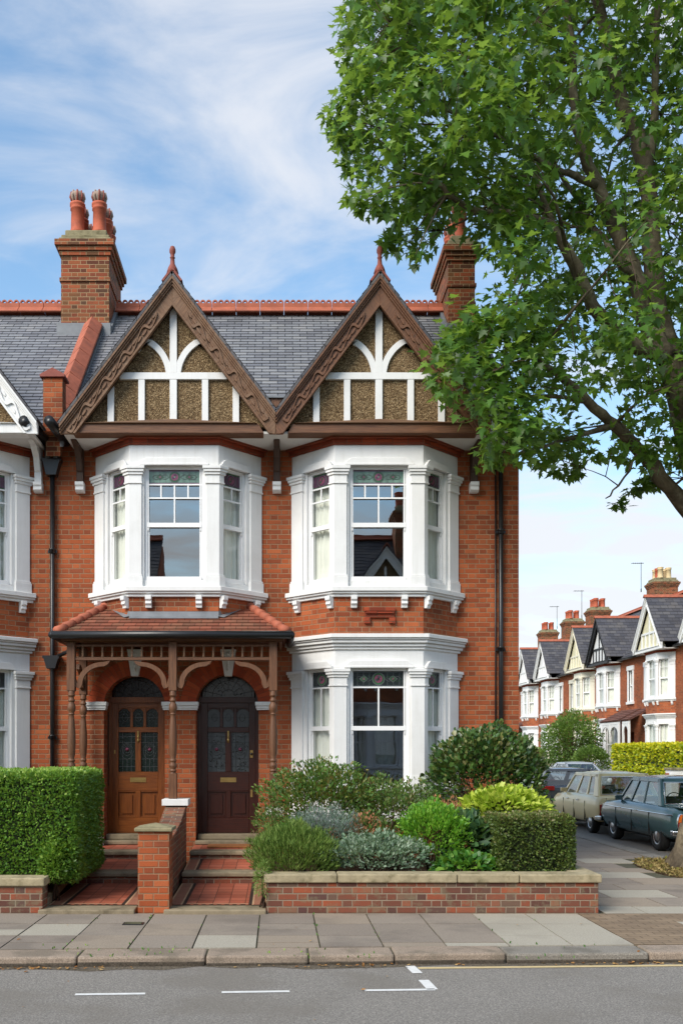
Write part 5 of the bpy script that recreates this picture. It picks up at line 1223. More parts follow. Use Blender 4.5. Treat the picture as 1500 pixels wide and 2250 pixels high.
lower = (cand[:, 1] > 620) & (cand[:, 0] < 1360); keep &= ~(lower & (rng.random(len(cand)) < .15))
cand, ed = cand[keep], ed[keep]
NCL = 3100; cand, ed = cand[:NCL], ed[:NCL]
Tk = .5+2.6*np.clip(ed/330, 0, 1)**.7
Y = .2+(rng.random(len(cand))*2-1)*Tk
nearH = (cand[:, 0] < 1190) & (cand[:, 1] > 560); Y[nearH] = rng.uniform(-2.6, -1.15, nearH.sum())
mid_ = (cand[:, 0] < 1190) & (cand[:, 1] <= 560); Y[mid_] = np.minimum(Y[mid_], 1.2)-.5
LPp = np.array([[610+(p.x)*2074/(14.5+p.y), 1650-(p.z-1.85)*2074/(14.5+p.y), p.y] for p, r_ in limbs if r_ > .045])
dl = np.sqrt(((cand[:, None, :]-LPp[None, :, :2])**2).sum(2)); jn = dl.argmin(1); near = dl.min(1) < 62; yl = LPp[jn, 2]
k = near & (Y < yl+.3) & (rng.random(len(cand)) < .66) & (cand[:, 0] > 1130) & (cand[:, 1] < 690); Y = np.where(k, yl+.5+rng.random(len(cand))*1.6, Y)
X = (cand[:, 0]-610)/2074*(14.5+Y); Z = 1.85-(cand[:, 1]-1650)/2074*(14.5+Y)
C = np.stack([X, Y, Z], 1)
nL = 19; n = len(C)*nL
ci = np.repeat(np.arange(len(C)), nL)
off = rng.normal(size=(n, 3))*np.array([.15, .17, .11])
edl = ed[ci]; off *= np.clip(edl/45, .45, 1)[:, None]
pos = C[ci]+off
d = off*3+unit(n)*.7+np.array([0, -.15, -.55]); nn = unit(n)*.55+np.array([0, -.25, 1.0])
crown_r = np.clip(rng.random(n)*.55+rng.random(len(C))[ci]*.35, 0, 1)**1.15
foliage('crown', T, pos-to, d, nn, .10+.075*rng.random(n), 'plane', LM['plane'], crown_r)
# branches out to the leaf clusters
LP = np.array([list(p) for p, r_ in limbs]); LRr = np.array([r_ for p, r_ in limbs])
sub = []
order = rng.permutation(len(C))[:260]
for j in order:
    dd = np.linalg.norm(LP-C[j], axis=1)+np.where(LP[:, 2] > C[j][2], .8, 0); i = int(np.argmin(dd)); L_ = np.linalg.norm(LP[i]-C[j])
    if L_ > 2.6 or L_ < .25: continue
    a = Vector(LP[i]-to); e = Vector(C[j]-to); md = a.lerp(e, .5)+Vector((rng.normal()*.08*L_, rng.normal()*.08*L_, .10*L_))
    q1 = a.lerp(md, .5)+Vector((0, 0, .03)); q2 = md.lerp(e, .5)+Vector((0, 0, .03))
    r0 = min(LRr[i]*.6, .012+.012*L_); tr.tube([a, q1, md, q2, e], [r0, r0*.8, r0*.6, r0*.4, .005], M_['bark'], 5)
    sub += [np.array(list(p+Vector(to.tolist()))) for p in (q1, md, q2)]
S = np.array(sub)
for j in rng.permutation(len(C))[:1500]:
    dd = np.linalg.norm(S-C[j], axis=1); i = int(np.argmin(dd))
    if dd[i] > 1.1: continue
    a = Vector(S[i]-to); e = Vector(C[j]-to); md = a.lerp(e, .5)+Vector((0, 0, .05)); tr.tube([a, md, e], [.008, .006, .003], M_['twig'], 4)
tr.build('trunk', T)
# dry grass round the tree, fallen leaves
n = 4200; a = rng.random(n)*6.28; rr_ = 1.0*np.sqrt(rng.random(n)); p = np.stack([6.4+rr_*np.cos(a)*.66, .15+rr_*np.sin(a)*1.5, np.full(n, .004)], 1)
tag(foliage('dry_grass', None, p, unit(n)*np.array([1, 1, .35])+np.array([0, 0, .25]), unit(n), .03+.05*rng.random(n), 'tri', leafmat('dry_grass_blade', g_((96, 84, 50), (140, 120, 76), (176, 156, 108), (120, 120, 60)), .2, .8, .1)), kind='stuff')
s = MB(); s.ext([(6.4+.68*math.cos(t_), .15+1.5*math.sin(t_)) for t_ in [i*.3927 for i in range(16)]], -.05, .0065, M_['soil']); struct(s, 'tree_pit')
n = 420; xx = rng.uniform(-5, 5, n); yy = yk(xx)-.03-np.abs(rng.normal(size=n))*.05; zz_ = np.full(n, RZ+.012)
m_ = 40; xx = np.concatenate([xx, rng.uniform(-4, 6, m_)]); yy = np.concatenate([yy, rng.uniform(-9, -3.9, m_)]); zz_ = np.concatenate([zz_, np.where(yy[n:] > yk(xx[n:]), .012, RZ+.012)])
keep = (rng.random(n+m_) < .5+.5*np.sin(xx*2.3)); p = np.stack([xx, yy, zz_], 1)[keep]; n = len(p)
tag(foliage('fallen_leaves', None, p, unit(n)*np.array([1, 1, .15]), unit(n)*.3+np.array([0, 0, 1]), .018+.028*rng.random(n), 'oval', leafmat('fallen_leaf', g_((110, 72, 40), (150, 104, 60), (176, 136, 84), (190, 160, 110)), .1, .8, .1)), kind='stuff')
# tufts of weed and moss in the paving joints
n = 700; xx = np.round(rng.uniform(-14, 3, n)/.6)*.6-.2*0+rng.normal(size=n)*.006; xx = -14+np.round((xx+14)/.6)*.6+rng.normal(size=n)*.008
yy = rng.uniform(-5.7, -3.82, n); kk = rng.random(n) < .45; yy[kk] = yk(xx[kk])+.35+rng.normal(size=kk.sum())*.012; xx[kk] = rng.uniform(-4, 3.6, kk.sum())
cl = np.sin(xx*3.1)+np.sin(yy*5+xx) > .3; p = np.stack([xx, yy, np.full(n, .0)], 1)[cl]; n = len(p)
tag(foliage('weeds', None, p, unit(n)*.6+np.array([0, 0, 1]), unit(n), .012+.022*rng.random(n), 'ell', LM['low']), kind='stuff')
# ------------------------------------------------------------------ terraces across the side street and behind the camera
M_['door_far'] = plain('far_door', srgb(92, 40, 30), .5); M_['black_trim'] = plain('black_trim_paint', (.02, .02, .022), .5); M_['cream_panel'] = plain('cream_panel', srgb(206, 200, 168), .8)
def street_house(label, x, y, rz, xa, xb, W='white', bb='white', tm='white', infill='white', ps=1, chim=None, potm='pot', group=None, porch=True, back=True):
    o = empty('terraced_house', (x, y, 0), rz); tag(o, label, 'house', group)
    lo, hi = sorted((ps*1.55, (xb-.3) if ps > 0 else (xa+.3)))
    pc = (lo+hi)/2; dw = .5
    ops = [(-1.1, 1.1, 1.25, 3.1), (-1.1, 1.1, 4.3, 6.1), (pc-.42, pc+.42, .5, 2.8), (pc-.28, pc+.28, 4.35, 5.95)]
    mb = MB(); wall_open(mb, xa, xb, -.1, 6.75, 0, .3, ops, M_['brick'])
    mb.box(xa, xa+.25, .3, 7.2, -.1, 6.75, M_['brick']); mb.box(xb-.25, xb, .3, 7.2, -.1, 6.75, M_['brick'])
    for e0, e1 in ((xa+.005, xa+.25), (xb-.25, xb-.005)): mb.ext([(.02, 6.75), (7.2, 6.75), (3.6, 9.95)], e0, e1, M_['brick'], 'x')
    spandrel(mb, 0, 3.5, 4.15); spandrel(mb, 0, -.1, .86); mb.build('wall', o)
    rm = MB(); rm.box(xa+.26, xb-.26, 3.5, 3.55, .6, 6.6, M_['room']); rm.box(xa+.26, xb-.26, .31, 3.49, 3.55, 3.65, M_['room']); rm.box(xa+.26, xb-.26, .31, 3.49, 6.5, 6.55, M_['room']); rm.box(xa+.26, xb-.26, .31, 3.49, .5, .55, M_['room']); rm.build('room', o)
    bay_level(o, 0, 'upper', W=W, seed=int(abs(y)*3)+1, far=True); bay_level(o, 0, 'ground', W=W, seed=int(abs(y)*5)+2, far=True)
    gable(o, 0, 1.72, 1.72, bb, tm, infill, zap=9.05, far=True, carved=False, beam=bb if bb != 'black_trim' else 'black_trim', roofm='slate_far', fancy=False, depth=2.9)
    s = MB(); s.box(-1.6, 1.6, -.76, -.002, 6.467, 6.50, M_['soffit']); s.build('soffit', o)
    r = MB()
    r.tiled((xa+.02, -.22, zroof(-.22)), (xb-.02, -.22, zroof(-.22)), (xb-.02, YR, ZR), (xa+.02, YR, ZR), 24, .016, M_['slate_far'], .22)
    if back: r.tiled((xb-.02, 7.4, zroof(-.22)), (xa+.02, 7.4, zroof(-.22)), (xa+.02, YR, ZR), (xb-.02, YR, ZR), 24, .016, M_['slate_far'], .22)
    r_ = r.build('roof', o); ridge(r_, xa+.03, xb-.03, YR, ZR+.17, crest=False, seg=1.2)
    rg = MB(); rg.ext([(-.12, 9.0), (0, 9.14), (.12, 9.0), (.1, 8.98), (0, 9.08), (-.1, 8.98)], -.95, 2.9, M_['terra'], 'y'); rg.build('gable_ridge', o)
    gt = MB(); 
    for a, b_ in ((xa+.02, -1.74), (1.74, xb-.02)):
        if b_-a > .2: gt.tube([(a, -.30, 6.56), (b_, -.30, 6.56)], .055, M_['iron'], 8)
    gt.build('gutter', o)
    # narrow upper window with surround, door and porch
    Wm = M_[W]; s = MB(.004); a, b_ = pc-.28, pc+.28
    s.box(a-.12, a, -.05, .1, 4.35, 5.95, Wm); s.box(b_, b_+.12, -.05, .1, 4.35, 5.95, Wm); s.box(a-.17, b_+.17, -.07, .1, 5.952, 6.18, Wm); s.box(a-.17, b_+.17, -.10, .1, 4.22, 4.348, Wm); s.build('window_surround', o)
    window(o, Matrix.Identity(4), a, b_, 4.35, 5.95, [(5.22, 5.9, 2)], (5.155, 5.22), 'glass_side', None, True, seed=3, far=True)
    d = MB(.004); d.box(pc-.42, pc+.42, .25, .3, .5, 2.8, M_['door_far']); d.box(pc-.3, pc+.3, .235, .255, 1.5, 2.1, M_['sg_dark']); d.build('door', o)
    if porch:
        p = MB(); p.tiled((lo-.1, -1.15, 3.35), (hi+.35*ps*0+.1, -1.15, 3.35), (hi+.1, 0, 3.95), (lo-.1, 0, 3.95), 6, .03, M_['clay_far'], .14)
        po_ = p.build('porch_roof', o)
        q = MB(.004); n = max(1, round((hi-lo)/1.1))
        q.box(lo-.06, hi+.06, -1.10, -1.02, 3.16, 3.34, Wm)
        for k in range(n+1):
            xx = lo+(hi-lo)*k/n; q.box(xx-.05, xx+.05, -1.11, -1.01, (0.0 if k in (0, n) else 2.3), 3.16, Wm)
        for k in range(n):
            x0_, x1_ = lo+(hi-lo)*k/n+.05, lo+(hi-lo)*(k+1)/n-.05; c = (x0_+x1_)/2; rr__ = (x1_-x0_)/2; m_ = 10
            q.ext([(x0_, 3.16), (x0_, 2.55)]+[(c-rr__*math.cos(math.pi*i/m_)*.97, 2.6+.45*math.sin(math.pi*i/m_)) for i in range(m_+1)]+[(x1_, 2.55), (x1_, 3.16)], -1.09, -1.04, Wm, 'y')
        q.build('porch_arcade', o)
    if chim is not None:
        chimney(r_, chim-.55, chim+.55, 2.6, 3.9, 9.0, 11.35, [(chim-.36, 3.0, .6, potm), (chim-.0, 3.0, .6, potm if potm == 'pot' else 'pot'), (chim+.36, 3.0, .6, potm), (chim-.18, 3.5, .6, potm), (chim+.22, 3.5, .6, potm)], pcap=None, pr=.15, bands=False, ph=.6)
    return o
SG = 'terraced houses along the side street'
HX = 18.0; rz = R(-90)
street_house('nearest side-street house with cream timbered gable above its white bay', HX, 29.5, rz, -2.6, 3.2, infill='cream_panel', tm='white', ps=-1, chim=2.4, group=SG)
street_house('side-street house with black bargeboard and black-and-white gable', HX, 36.4, rz, -1.9, 4.3, bb='black_trim', tm='black_trim', infill='white', ps=1, chim=-1.3, potm='pot_cream', group=SG)
street_house('side-street house with cream painted bay and striped cream gable', HX, 40.35, rz, -4.6, 2.05, W='cream_far', bb='cream_far', tm='cream_far', infill='cream_panel', ps=-1, group=SG)
street_house('side-street house with plain white gable beyond the cream one', HX, 47.2, rz, -1.9, 2.25, infill='white', ps=1, porch=False, chim=-1.0, group=SG)
street_house('side-street house with small plain gable, second from the far end', HX, 52.0, rz, -4.4, 2.9, infill='white', ps=-1, chim=-1.6, group=SG)
street_house('farthest side-street house seen at the corner of the brick wall', HX, 58.8, rz, -1.9, 2.4, infill='white', ps=1, porch=False, chim=-1.0, group=SG)
street_house('side-street house cut by the right edge of the picture', HX, 24.2, rz, -2.05, 2.3, infill='cream_panel', ps=1, porch=False, chim=None, group=SG)
SB = 'terraced houses on the opposite pavement, seen only in the window glass'
for i, (x, a, b_, ps) in enumerate(((3.8, -1.9, 3.6, 1), (-8.3, -3.75, 1.9, -1), (-14.2, -1.9, 1.9, 1), (11.0, -1.9, 3.6, 1))):
    street_house(['facing house whose gable shows in the right upper window', 'facing house reflected at the left of the panes', 'facing house farther left behind the viewer', 'facing house near the corner behind the viewer'][i], -x if False else x, -20.4, R(180), -b_ if False else a, b_, infill='pebble', ps=ps, chim=(a+.6 if x > 0 else None), group=SB, back=False)

# tv aerials
def aerial(x, y, z0, h, label):
    m = MB(); m.tube([(x, y, z0), (x, y, z0+h)], .016, M_['iron'], 6)
    m.tube([(x-.55, y, z0+h-.06), (x+.15, y, z0+h-.06)], .014, M_['iron'], 5)
    for k in range(6): m.tube([(x-.5+.11*k, y-.18, z0+h-.06), (x-.5+.11*k, y+.18, z0+h-.06)], .009, M_['iron'], 4)
    m.box(x-.02, x+.02, y-.03, y+.03, z0, z0+.2, M_['iron']); return tag(m.build('tv_aerial'), label, 'aerial', 'television aerials on the far chimneys')
aerial(20.6, 27.7, 11.2, 1.7, 'tall thin aerial beside the nearest far chimney'); aerial(20.7, 39.3, 10.9, 1.7, 'aerial beside the chimney with cream pots'); aerial(20.7, 49.8, 10.9, 1.9, 'small aerial by the plain-gabled house chimney'); aerial(20.7, 55.5, 10.9, 1.7, 'farthest aerial next to the house corner')

# front gardens opposite
gw = empty('garden_wall', (15.2, 30, 0)); tag(gw, 'low brick front wall along the far pavement', 'wall')
m = MB(); m.box(-.11, .11, -10, 32, 0, .7, M_['brick_moss']); m.build('brickwork', gw); m = MB(.01); m.box(-.15, .15, -10, 32, .701, .78, M_['stone']); m.build('coping', gw)
m = MB(.01); X, Yp = 15.05, 21.3; m.box(X-.25, X+.25, Yp-.25, Yp+.25, 0, 1.12, M_['white_far']); m.box(X-.3, X+.3, Yp-.3, Yp+.3, 1.121, 1.2, M_['stone_cap']); m.box(X-.30, X-.251, Yp-.1, Yp+.2, .75, 1.0, M_['brick']); tag(m.build('gate_pier'), 'white rendered gate pier with flat cap at the right edge', 'pier')
hedge('hedge', 'clipped bright yellow-green hedge before the nearest far house', 15.45, 17.0, 20.6, 29.3, .7, 2.1, 15000, .13, LM['gold'], seed=9, uneven=.03, rough=.1)
hedge('hedge', 'low dark green hedge far down the side street', 15.4, 16.4, 49, 58, .6, 1.55, 4000, .16, LM['far'], seed=10, uneven=.03, rough=.1)
def small_tree(name, label, c, r, n, size, mat, seed, ztr):
    o = empty(name, (c[0], c[1], 0)); tag(o, label, 'tree'); m = MB()
    for i in range(7):
        a = i*.9; m.tube([(0, 0, 0), (.08*math.cos(a), .08*math.sin(a), ztr), (r[0]*.4*math.cos(a), r[1]*.4*math.sin(a), c[2]), (r[0]*.75*math.cos(a), r[1]*.75*math.sin(a), c[2]+r[2]*.5)], [.09, .07, .04, .01], M_['twig'], 6)
    m.build('trunk', o); d = unit(n); L_ = unit(26); mod = 1+.24*(np.max(d@L_.T, axis=1)**8*1.8-1); rad = (.45+.6*rng.random(n)**.6)*mod
    p = np.array(c)-np.array([c[0], c[1], 0])+d*np.array(r)*rad[:, None]
    rn = np.clip(.15+rng.random(n)*.5+.4*(d[:, 2] > .2)*rng.random(n), 0, 1)
    foliage('crown', o, p, d+unit(n)*.7, unit(n)+np.array([0, 0, .8]), size*(.6+.7*rng.random(n)), 'ell', mat, rn); return o
def PX(px, d): return (px-610)/2074*d
small_tree('garden_tree', 'dense small green tree in a front garden across the street', (PX(1256, 48), 33.5, 2.35), (1.28, 1.2, 1.35), 9000, .12, LM['far'], 1, .9)
shrub('garden_shrub', 'grey-green rounded shrub right of the small far tree', (PX(1297, 46), 31.5, 1.2), (.85, .8, .8), 3500, .10, LM['far'], seed=22, zmin=.3, stemr=.02, lump=.08)
shrub('garden_shrub', 'dark foliage behind the brick corner of the house', (PX(1165, 60), 45.5, 1.1), (1.2, .9, .9), 2000, .14, LM['far'], seed=23, zmin=.3, stemr=.02)

# ------------------------------------------------------------------ cars
def carpaint(name, c, rough=.22):
    t = NT(name); o = t.obj(); f = t.noise(o, 2.5, 5, .6); t.fin(t.ramp(f, [(.3, tuple(x*.9 for x in c)), (.7, c)]), rough, .5); t.b.inputs['Coat Weight'].default_value = .4; t.b.inputs['Coat Roughness'].default_value = .08; return t.mat
M_['teal'] = carpaint('teal_paint', srgb(64, 96, 100)); M_['cream'] = carpaint('cream_paint', srgb(244, 222, 166), .3); M_['grey'] = carpaint('grey_paint', srgb(66, 69, 74)); M_['silver'] = carpaint('silver_paint', srgb(150, 156, 162)); M_['darkcar'] = carpaint('dark_paint', srgb(40, 44, 50))
M_['carglass'] = glass('car_glass', (.9, .96, 1), .07, trans=(.66, .70, .70)); M_['interior'] = plain('car_interior', srgb(58, 52, 46), .9)
M_['red_light'] = plain('red_lens', srgb(160, 16, 14), .15, .15, 20, 0); M_['amber_light'] = plain('amber_lens', srgb(214, 104, 20), .15, .15, 20, 0); M_['headlight'] = plain('headlamp_glass', (.7, .72, .74), .1); M_['plate'] = plain('bumper_plastic', srgb(52, 54, 58), .5)
def lin(tab, y):
    for (a, *va), (b_, *vb) in zip(tab[:-1], tab[1:]):
        if a <= y <= b_:
            t_ = (y-a)/(b_-a); t_ = t_*t_*(3-2*t_); return [p+(q-p)*t_ for p, q in zip(va, vb)]
    return list(tab[-1][1:])
def car(name, label, x, y, rz, S, group):
    o = empty(name, (x, y, RZ-.004), rz); tag(o, label, 'car', group); pt = M_[S['paint']]
    L_ = S['L']; prof = S['prof']; n = 34; vs = []; fs = []
    K = 9
    for i in range(n+1):
        yy = L_*i/n; hw, zb, zt = lin(prof, yy)
        sec = [(0, zb), (hw*.80, zb), (hw*.92, zb+.05), (hw*.965, zb+.16), (hw, (zb+zt)/2), (hw*.985, zt-.16), (hw*.955, zt-.07), (hw*.88, zt-.012), (0, zt+.03)]
        ring_ = [(a, yy, b_) for a, b_ in sec]+[(-a, yy, b_) for a, b_ in sec[1:-1][::-1]]
        vs += ring_
    R_ = 2*K-2
    for i in range(n):
        for k in range(R_): j = (k+1) % R_; fs.append((i*R_+k, i*R_+j, (i+1)*R_+j, (i+1)*R_+k))
    fs.append(tuple(range(R_))[::-1]); fs.append(tuple(n*R_+k for k in range(R_)))
    b = MB(); b.prim(vs, fs, pt, None, True); body = b.build('body', o)
    bm_ = body.modifiers.new('b', 'BEVEL'); bm_.width = .05; bm_.segments = 3; bm_.limit_method = 'ANGLE'; bm_.angle_limit = R(50)
    cut = MB()
    for wy in S['wheels']: cut.lathe([(.355, -1.2), (.355, 1.2)], 0, 0, pt, 24, 0, Matrix.Translation((0, wy, S['wr']+.03)) @ Matrix.Rotation(R(90), 4, 'Y'))
    inn = MB(); inn.box(-S['W']/2+.24, S['W']/2-.24, .1, L_-.1, .2, .72, M_['rubber']); inn.build('chassis', o)
    co = cut.build('cutter'); md = body.modifiers.new('c', 'BOOLEAN'); md.object = co; md.operation = 'DIFFERENCE'; md.solver = 'EXACT'
    dg = bpy.context.evaluated_depsgraph_get(); me2 = bpy.data.meshes.new_from_object(body.evaluated_get(dg)); body.modifiers.clear(); body.data = me2; bpy.data.objects.remove(co)
    for wy in S['wheels']:
        for sx in (-1, 1):
            wx = sx*(S['W']/2-.145); Mw = Matrix.Translation((wx, wy, S['wr'])) @ Matrix.Rotation(R(90)*sx, 4, 'Y'); r_ = S['wr']
            w_ = MB(); w_.lathe([(r_*.6, -.09), (r_*.93, -.085), (r_, -.05), (r_, .05), (r_*.93, .085), (r_*.66, .09), (r_*.62, .07)], 0, 0, M_['rubber'], 24, 0, Mw); wo = w_.build('wheel', o)
            h = MB(); h.lathe([(r_*.64, .04), (r_*.63, .08), (r_*.54, .078), (r_*.5, .05), (r_*.42, .05), (r_*.34, .085), (r_*.15, .10), (.002, .102)], 0, 0, M_['hub'], 20, 0, Mw); h.build('hubcap', wo)
    # greenhouse: solid frame with real window openings, glass, seats
    (yb0, yb1), (yt0, yt1), wb, wt, zs, zt = S['gh']
    top = MB(.05, 3); e = .0
    top.prim([(-wt, yt0, zt-.03), (wt, yt0, zt-.03), (wt, yt1, zt-.03), (-wt, yt1, zt-.03), (-wt, yt0, zt), (wt, yt0, zt), (wt, yt1, zt), (-wt, yt1, zt)], [(0, 3, 2, 1), (0, 1, 5, 4), (1, 2, 6, 5), (2, 3, 7, 6), (3, 0, 4, 7), (4, 5, 6, 7)], pt)
    vs = []; fs = []; nx, ny = 10, 12
    for j in range(ny+1):
        for i in range(nx+1):
            u, v = i/nx*2-1, j/ny*2-1; vs.append((wt*u*.995, (yt0+yt1)/2+(yt1-yt0)/2*v*.995, zt-.01+.055*(1-abs(u)**2.6)*(1-abs(v)**4)))
    for j in range(ny):
        for i in range(nx): k = j*(nx+1)+i; fs.append((k, k+1, k+nx+2, k+nx+1))
    rf = MB(); rf.prim(vs, fs, pt, None, True); rfo = rf.build('roof', o); top.build('roof_rim', o)
    pil = MB(.008, 2); gl = []
    def lp(p, q, t_): return tuple(a+(b_-a)*t_ for a, b_ in zip(p, q))
    for sx in (-1, 1):
        B0, B1, T0, T1 = (sx*wb, yb0, zs), (sx*wb, yb1, zs), (sx*wt, yt0, zt-.01), (sx*wt, yt1, zt-.01)
        cuts = S['cuts']
        for c, w_ in cuts:
            a, d = lp(B0, B1, c-w_/2), lp(B0, B1, c+w_/2); e_, f_ = lp(T0, T1, c-w_/2), lp(T0, T1, c+w_/2)
            th = .035
            pil.prim([a, d, f_, e_]+[(p[0]-sx*th, p[1], p[2]) for p in (a, d, f_, e_)], [(0, 1, 2, 3), (7, 6, 5, 4), (0, 4, 5, 1), (1, 5, 6, 2), (2, 6, 7, 3), (3, 7, 4, 0)], pt)
        a, d, f_, e_ = lp(B0, T0, .86), lp(B1, T1, .86), T1, T0
        pil.prim([a, d, f_, e_]+[(p[0]-sx*.035, p[1], p[2]) for p in (a, d, f_, e_)], [(0, 1, 2, 3), (7, 6, 5, 4), (0, 4, 5, 1), (1, 5, 6, 2), (2, 6, 7, 3), (3, 7, 4, 0)], pt)
        gl.append([(p[0]-sx*.02, p[1], p[2]) for p in (B0, B1, T1, T0)])
    for yb_, yt_, s in ((yb0, yt0, 1), (yb1, yt1, -1)):
        B0, B1, T0, T1 = (-wb, yb_, zs), (wb, yb_, zs), (-wt, yt_, zt-.01), (wt, yt_, zt-.01)
        for c in (.03, .97):
            a, d = lp(B0, B1, c-.045), lp(B0, B1, c+.045); e_, f_ = lp(T0, T1, c-.045), lp(T0, T1, c+.045); a = B0 if c < .5 else a; d = B1 if c > .5 else d; e_ = T0 if c < .5 else e_; f_ = T1 if c > .5 else f_
            pil.prim([a, d, f_, e_]+[(p[0], p[1]+s*.035, p[2]) for p in (a, d, f_, e_)], [(0, 1, 2, 3), (7, 6, 5, 4), (0, 4, 5, 1), (1, 5, 6, 2), (2, 6, 7, 3), (3, 7, 4, 0)], pt)
        for t0, t1 in ((0, .07), (.88, 1)):
            a, d, e_, f_ = lp(B0, T0, t0), lp(B1, T1, t0), lp(B0, T0, t1), lp(B1, T1, t1)
            pil.prim([a, d, f_, e_]+[(p[0], p[1]+s*.035, p[2]) for p in (a, d, f_, e_)], [(0, 1, 2, 3), (7, 6, 5, 4), (0, 4, 5, 1), (1, 5, 6, 2), (2, 6, 7, 3), (3, 7, 4, 0)], pt)
        gl.append([(p[0], p[1]+s*.02, p[2]) for p in (B0, B1, T1, T0)])
        if S.get('chromewin'):
            q = [lp(lp(B0, B1, .055), lp(T0, T1, .055), .08), lp(lp(B0, B1, .945), lp(T0, T1, .945), .08), lp(lp(B0, B1, .945), lp(T0, T1, .945), .87), lp(lp(B0, B1, .055), lp(T0, T1, .055), .87)]
            q = [(a_, b_-s*.004, c_) for a_, b_, c_ in q]; cm = MB(); cm.tube(q+[q[0]], .009, M_['chrome'], 5); cm.build('window_trim', o)
    pil.build('pillars', o)
    for nm, q in zip(('side_window', 'side_window', 'rear_window', 'windscreen'), gl): g = MB(); g.prim(q, [(0, 1, 2, 3)], M_['carglass']); g.build(nm, o)
    se = MB(.04, 2)
    for yy in (yb0+.55, yb0+1.45): se.box(-wb+.15, wb-.15, yy, yy+.14, .45, zs+.12, M_['interior']); 
    se.box(-wb+.1, wb-.1, yb1-.45, yb1-.1, .6, zs+.02, M_['interior']); se.tube([(.3+.17*math.cos(a), yb1-.55+.03*math.sin(a), zs+.02+.17*math.sin(a)) for a in [k*.524 for k in range(13)]], .012, M_['interior'], 5); se.build('seats', o)
    hw = S['W']/2
    def bumper(yy, z, m, hh=.05, s=-1):
        q = MB(.02, 3); w2 = hw*.97
        q.ext([(-w2, yy-s*.16), (-w2-.02, yy), (-w2+.1, yy+s*.05), (0, yy+s*.08), (w2-.1, yy+s*.05), (w2+.02, yy), (w2, yy-s*.16), (w2-.05, yy-s*.16), (w2-.06, yy-s*.01), (0, yy+s*.03), (-w2+.06, yy-s*.01), (-w2+.05, yy-s*.16)], z, z+hh*2, m)
        for sx in (-.55, .55):
            if m == M_['chrome']: q.box(sx*hw-.03, sx*hw+.03, yy+s*.12, yy+s*.03, z-.03, z+hh*2+.06, m)
        q.build('bumper', o)
    bumper(-.0, S['bz'], M_[S['bm']], S.get('bh', .05), -1); bumper(L_, S['bz'], M_[S['bm']], S.get('bh', .05), 1)
    for sx in (-1, 1):
        t_ = MB(.012, 2)
        x0, x1, z0, z1, kind = S['tl']; a, b_ = sorted((sx*x0, sx*x1))
        if kind == 'oval':
            c = (a+b_)/2; w_ = (b_-a)/2; h = (z1-z0)/2; zc = (z0+z1)/2
            for k, (f0, f1, mm) in enumerate(((-1, -.15, 'red_light'), (-.15, .2, 'red_light'), (.2, 1, 'amber_light'))):
                pts = [(c+w_*math.cos(q), zc+h*math.sin(q)) for q in np.linspace(0, 6.283, 25)[:-1]]; pts = [(x_, min(max(z_, zc+f0*h), zc+f1*h)) for x_, z_ in pts]
                uq = []
                for p_ in pts:
                    if not uq or abs(p_[0]-uq[-1][0])+abs(p_[1]-uq[-1][1]) > 1e-4: uq.append(p_)
                t_.ext(uq, S.get('ty', -.03), .12, M_[mm], 'y')
            t_.ext([(c+w_*1.18*math.cos(q), zc+h*1.08*math.sin(q)) for q in np.linspace(0, 6.283, 19)[:-1]], S.get('ty', -.03)+.02, .1, M_['chrome'], 'y')
        else: t_.box(a, b_, -.025, .12, z0, z1, M_['red_light']); t_.box(a+.02 if sx > 0 else a, b_ if sx > 0 else b_-.02, -.02, .25, z0+.01, z1-.01, M_['red_light'])
        t_.build('tail_light', o)
        h = MB(); h.lathe([(.10, 0), (.105, .03), (.08, .05), (.02, .06)], 0, 0, M_['headlight'], 16, 0, Matrix.Translation((sx*hw*.72, L_-.02, S['gh'][4]-.22)) @ Matrix.Rotation(R(-90), 4, 'X')); h.build('headlight', o)
        tr_ = MB(.003)
        if S.get('strip'):
            z = S['strip']; pts = [(sx*(lin(prof, yy)[0]*1.0+.004), yy, z) for yy in np.linspace(.12, L_-.12, 14)]; tr_.tube(pts, .011, M_['chrome'], 5)
            tr_.build('side_trim', o)
        hd = MB(.004)
        for yy in S['handles']:
            w0 = lin(prof, yy)[0]*.985; a, b_ = sorted((sx*(w0), sx*(w0+.035))); hd.box(a, b_, yy-.07, yy+.07, S['gh'][4]-.14, S['gh'][4]-.115, M_['chrome'])
        for yy in S['doors']:
            w0 = lin(prof, yy)[0]; a, b_ = sorted((sx*(w0-.03), sx*(w0+.0022))); hd.box(a, b_, yy-.004, yy+.004, .3, S['gh'][4]-.13, M_['black_line'])
        hd.build('door_handle', o)
        mi = MB(.01, 2); a, b_ = sorted((sx*(wb), sx*(wb+.15))); mi.box(a, b_, yb1-.3, yb1-.22, zs+.02, zs+.12, M_[S.get('mirror', S['paint'])]); mi.build('wing_mirror', o)
    bt = MB(.006)
    if S.get('boot') == 'sedan':
        bt.box(-.12, .12, -.035, .0, .60, .66, M_['chrome']); bt.box(-.2, .2, -.02, .02, .44, .53, M_['interior']); bt.box(-hw*.74, hw*.74, .012, .9, S['gh'][4]-.005, S['gh'][4]+.02, pt)
    else:
        bt.box(-.25, .25, -.03, .05, .64, .67, M_['chrome' if S['bm'] == 'chrome' else 'plate']); bt.box(-.2, .2, -.02, .02, .46, .56, M_['interior']); bt.box(-hw*.7, -hw*.7+.006, -.004, .05, .45, S['gh'][4]-.02, M_['black_line']); bt.box(hw*.7-.006, hw*.7, -.004, .05, .45, S['gh'][4]-.02, M_['black_line'])
    bt.build('boot_lid', o)
    return o
CG = 'cars parked along the side street kerb'
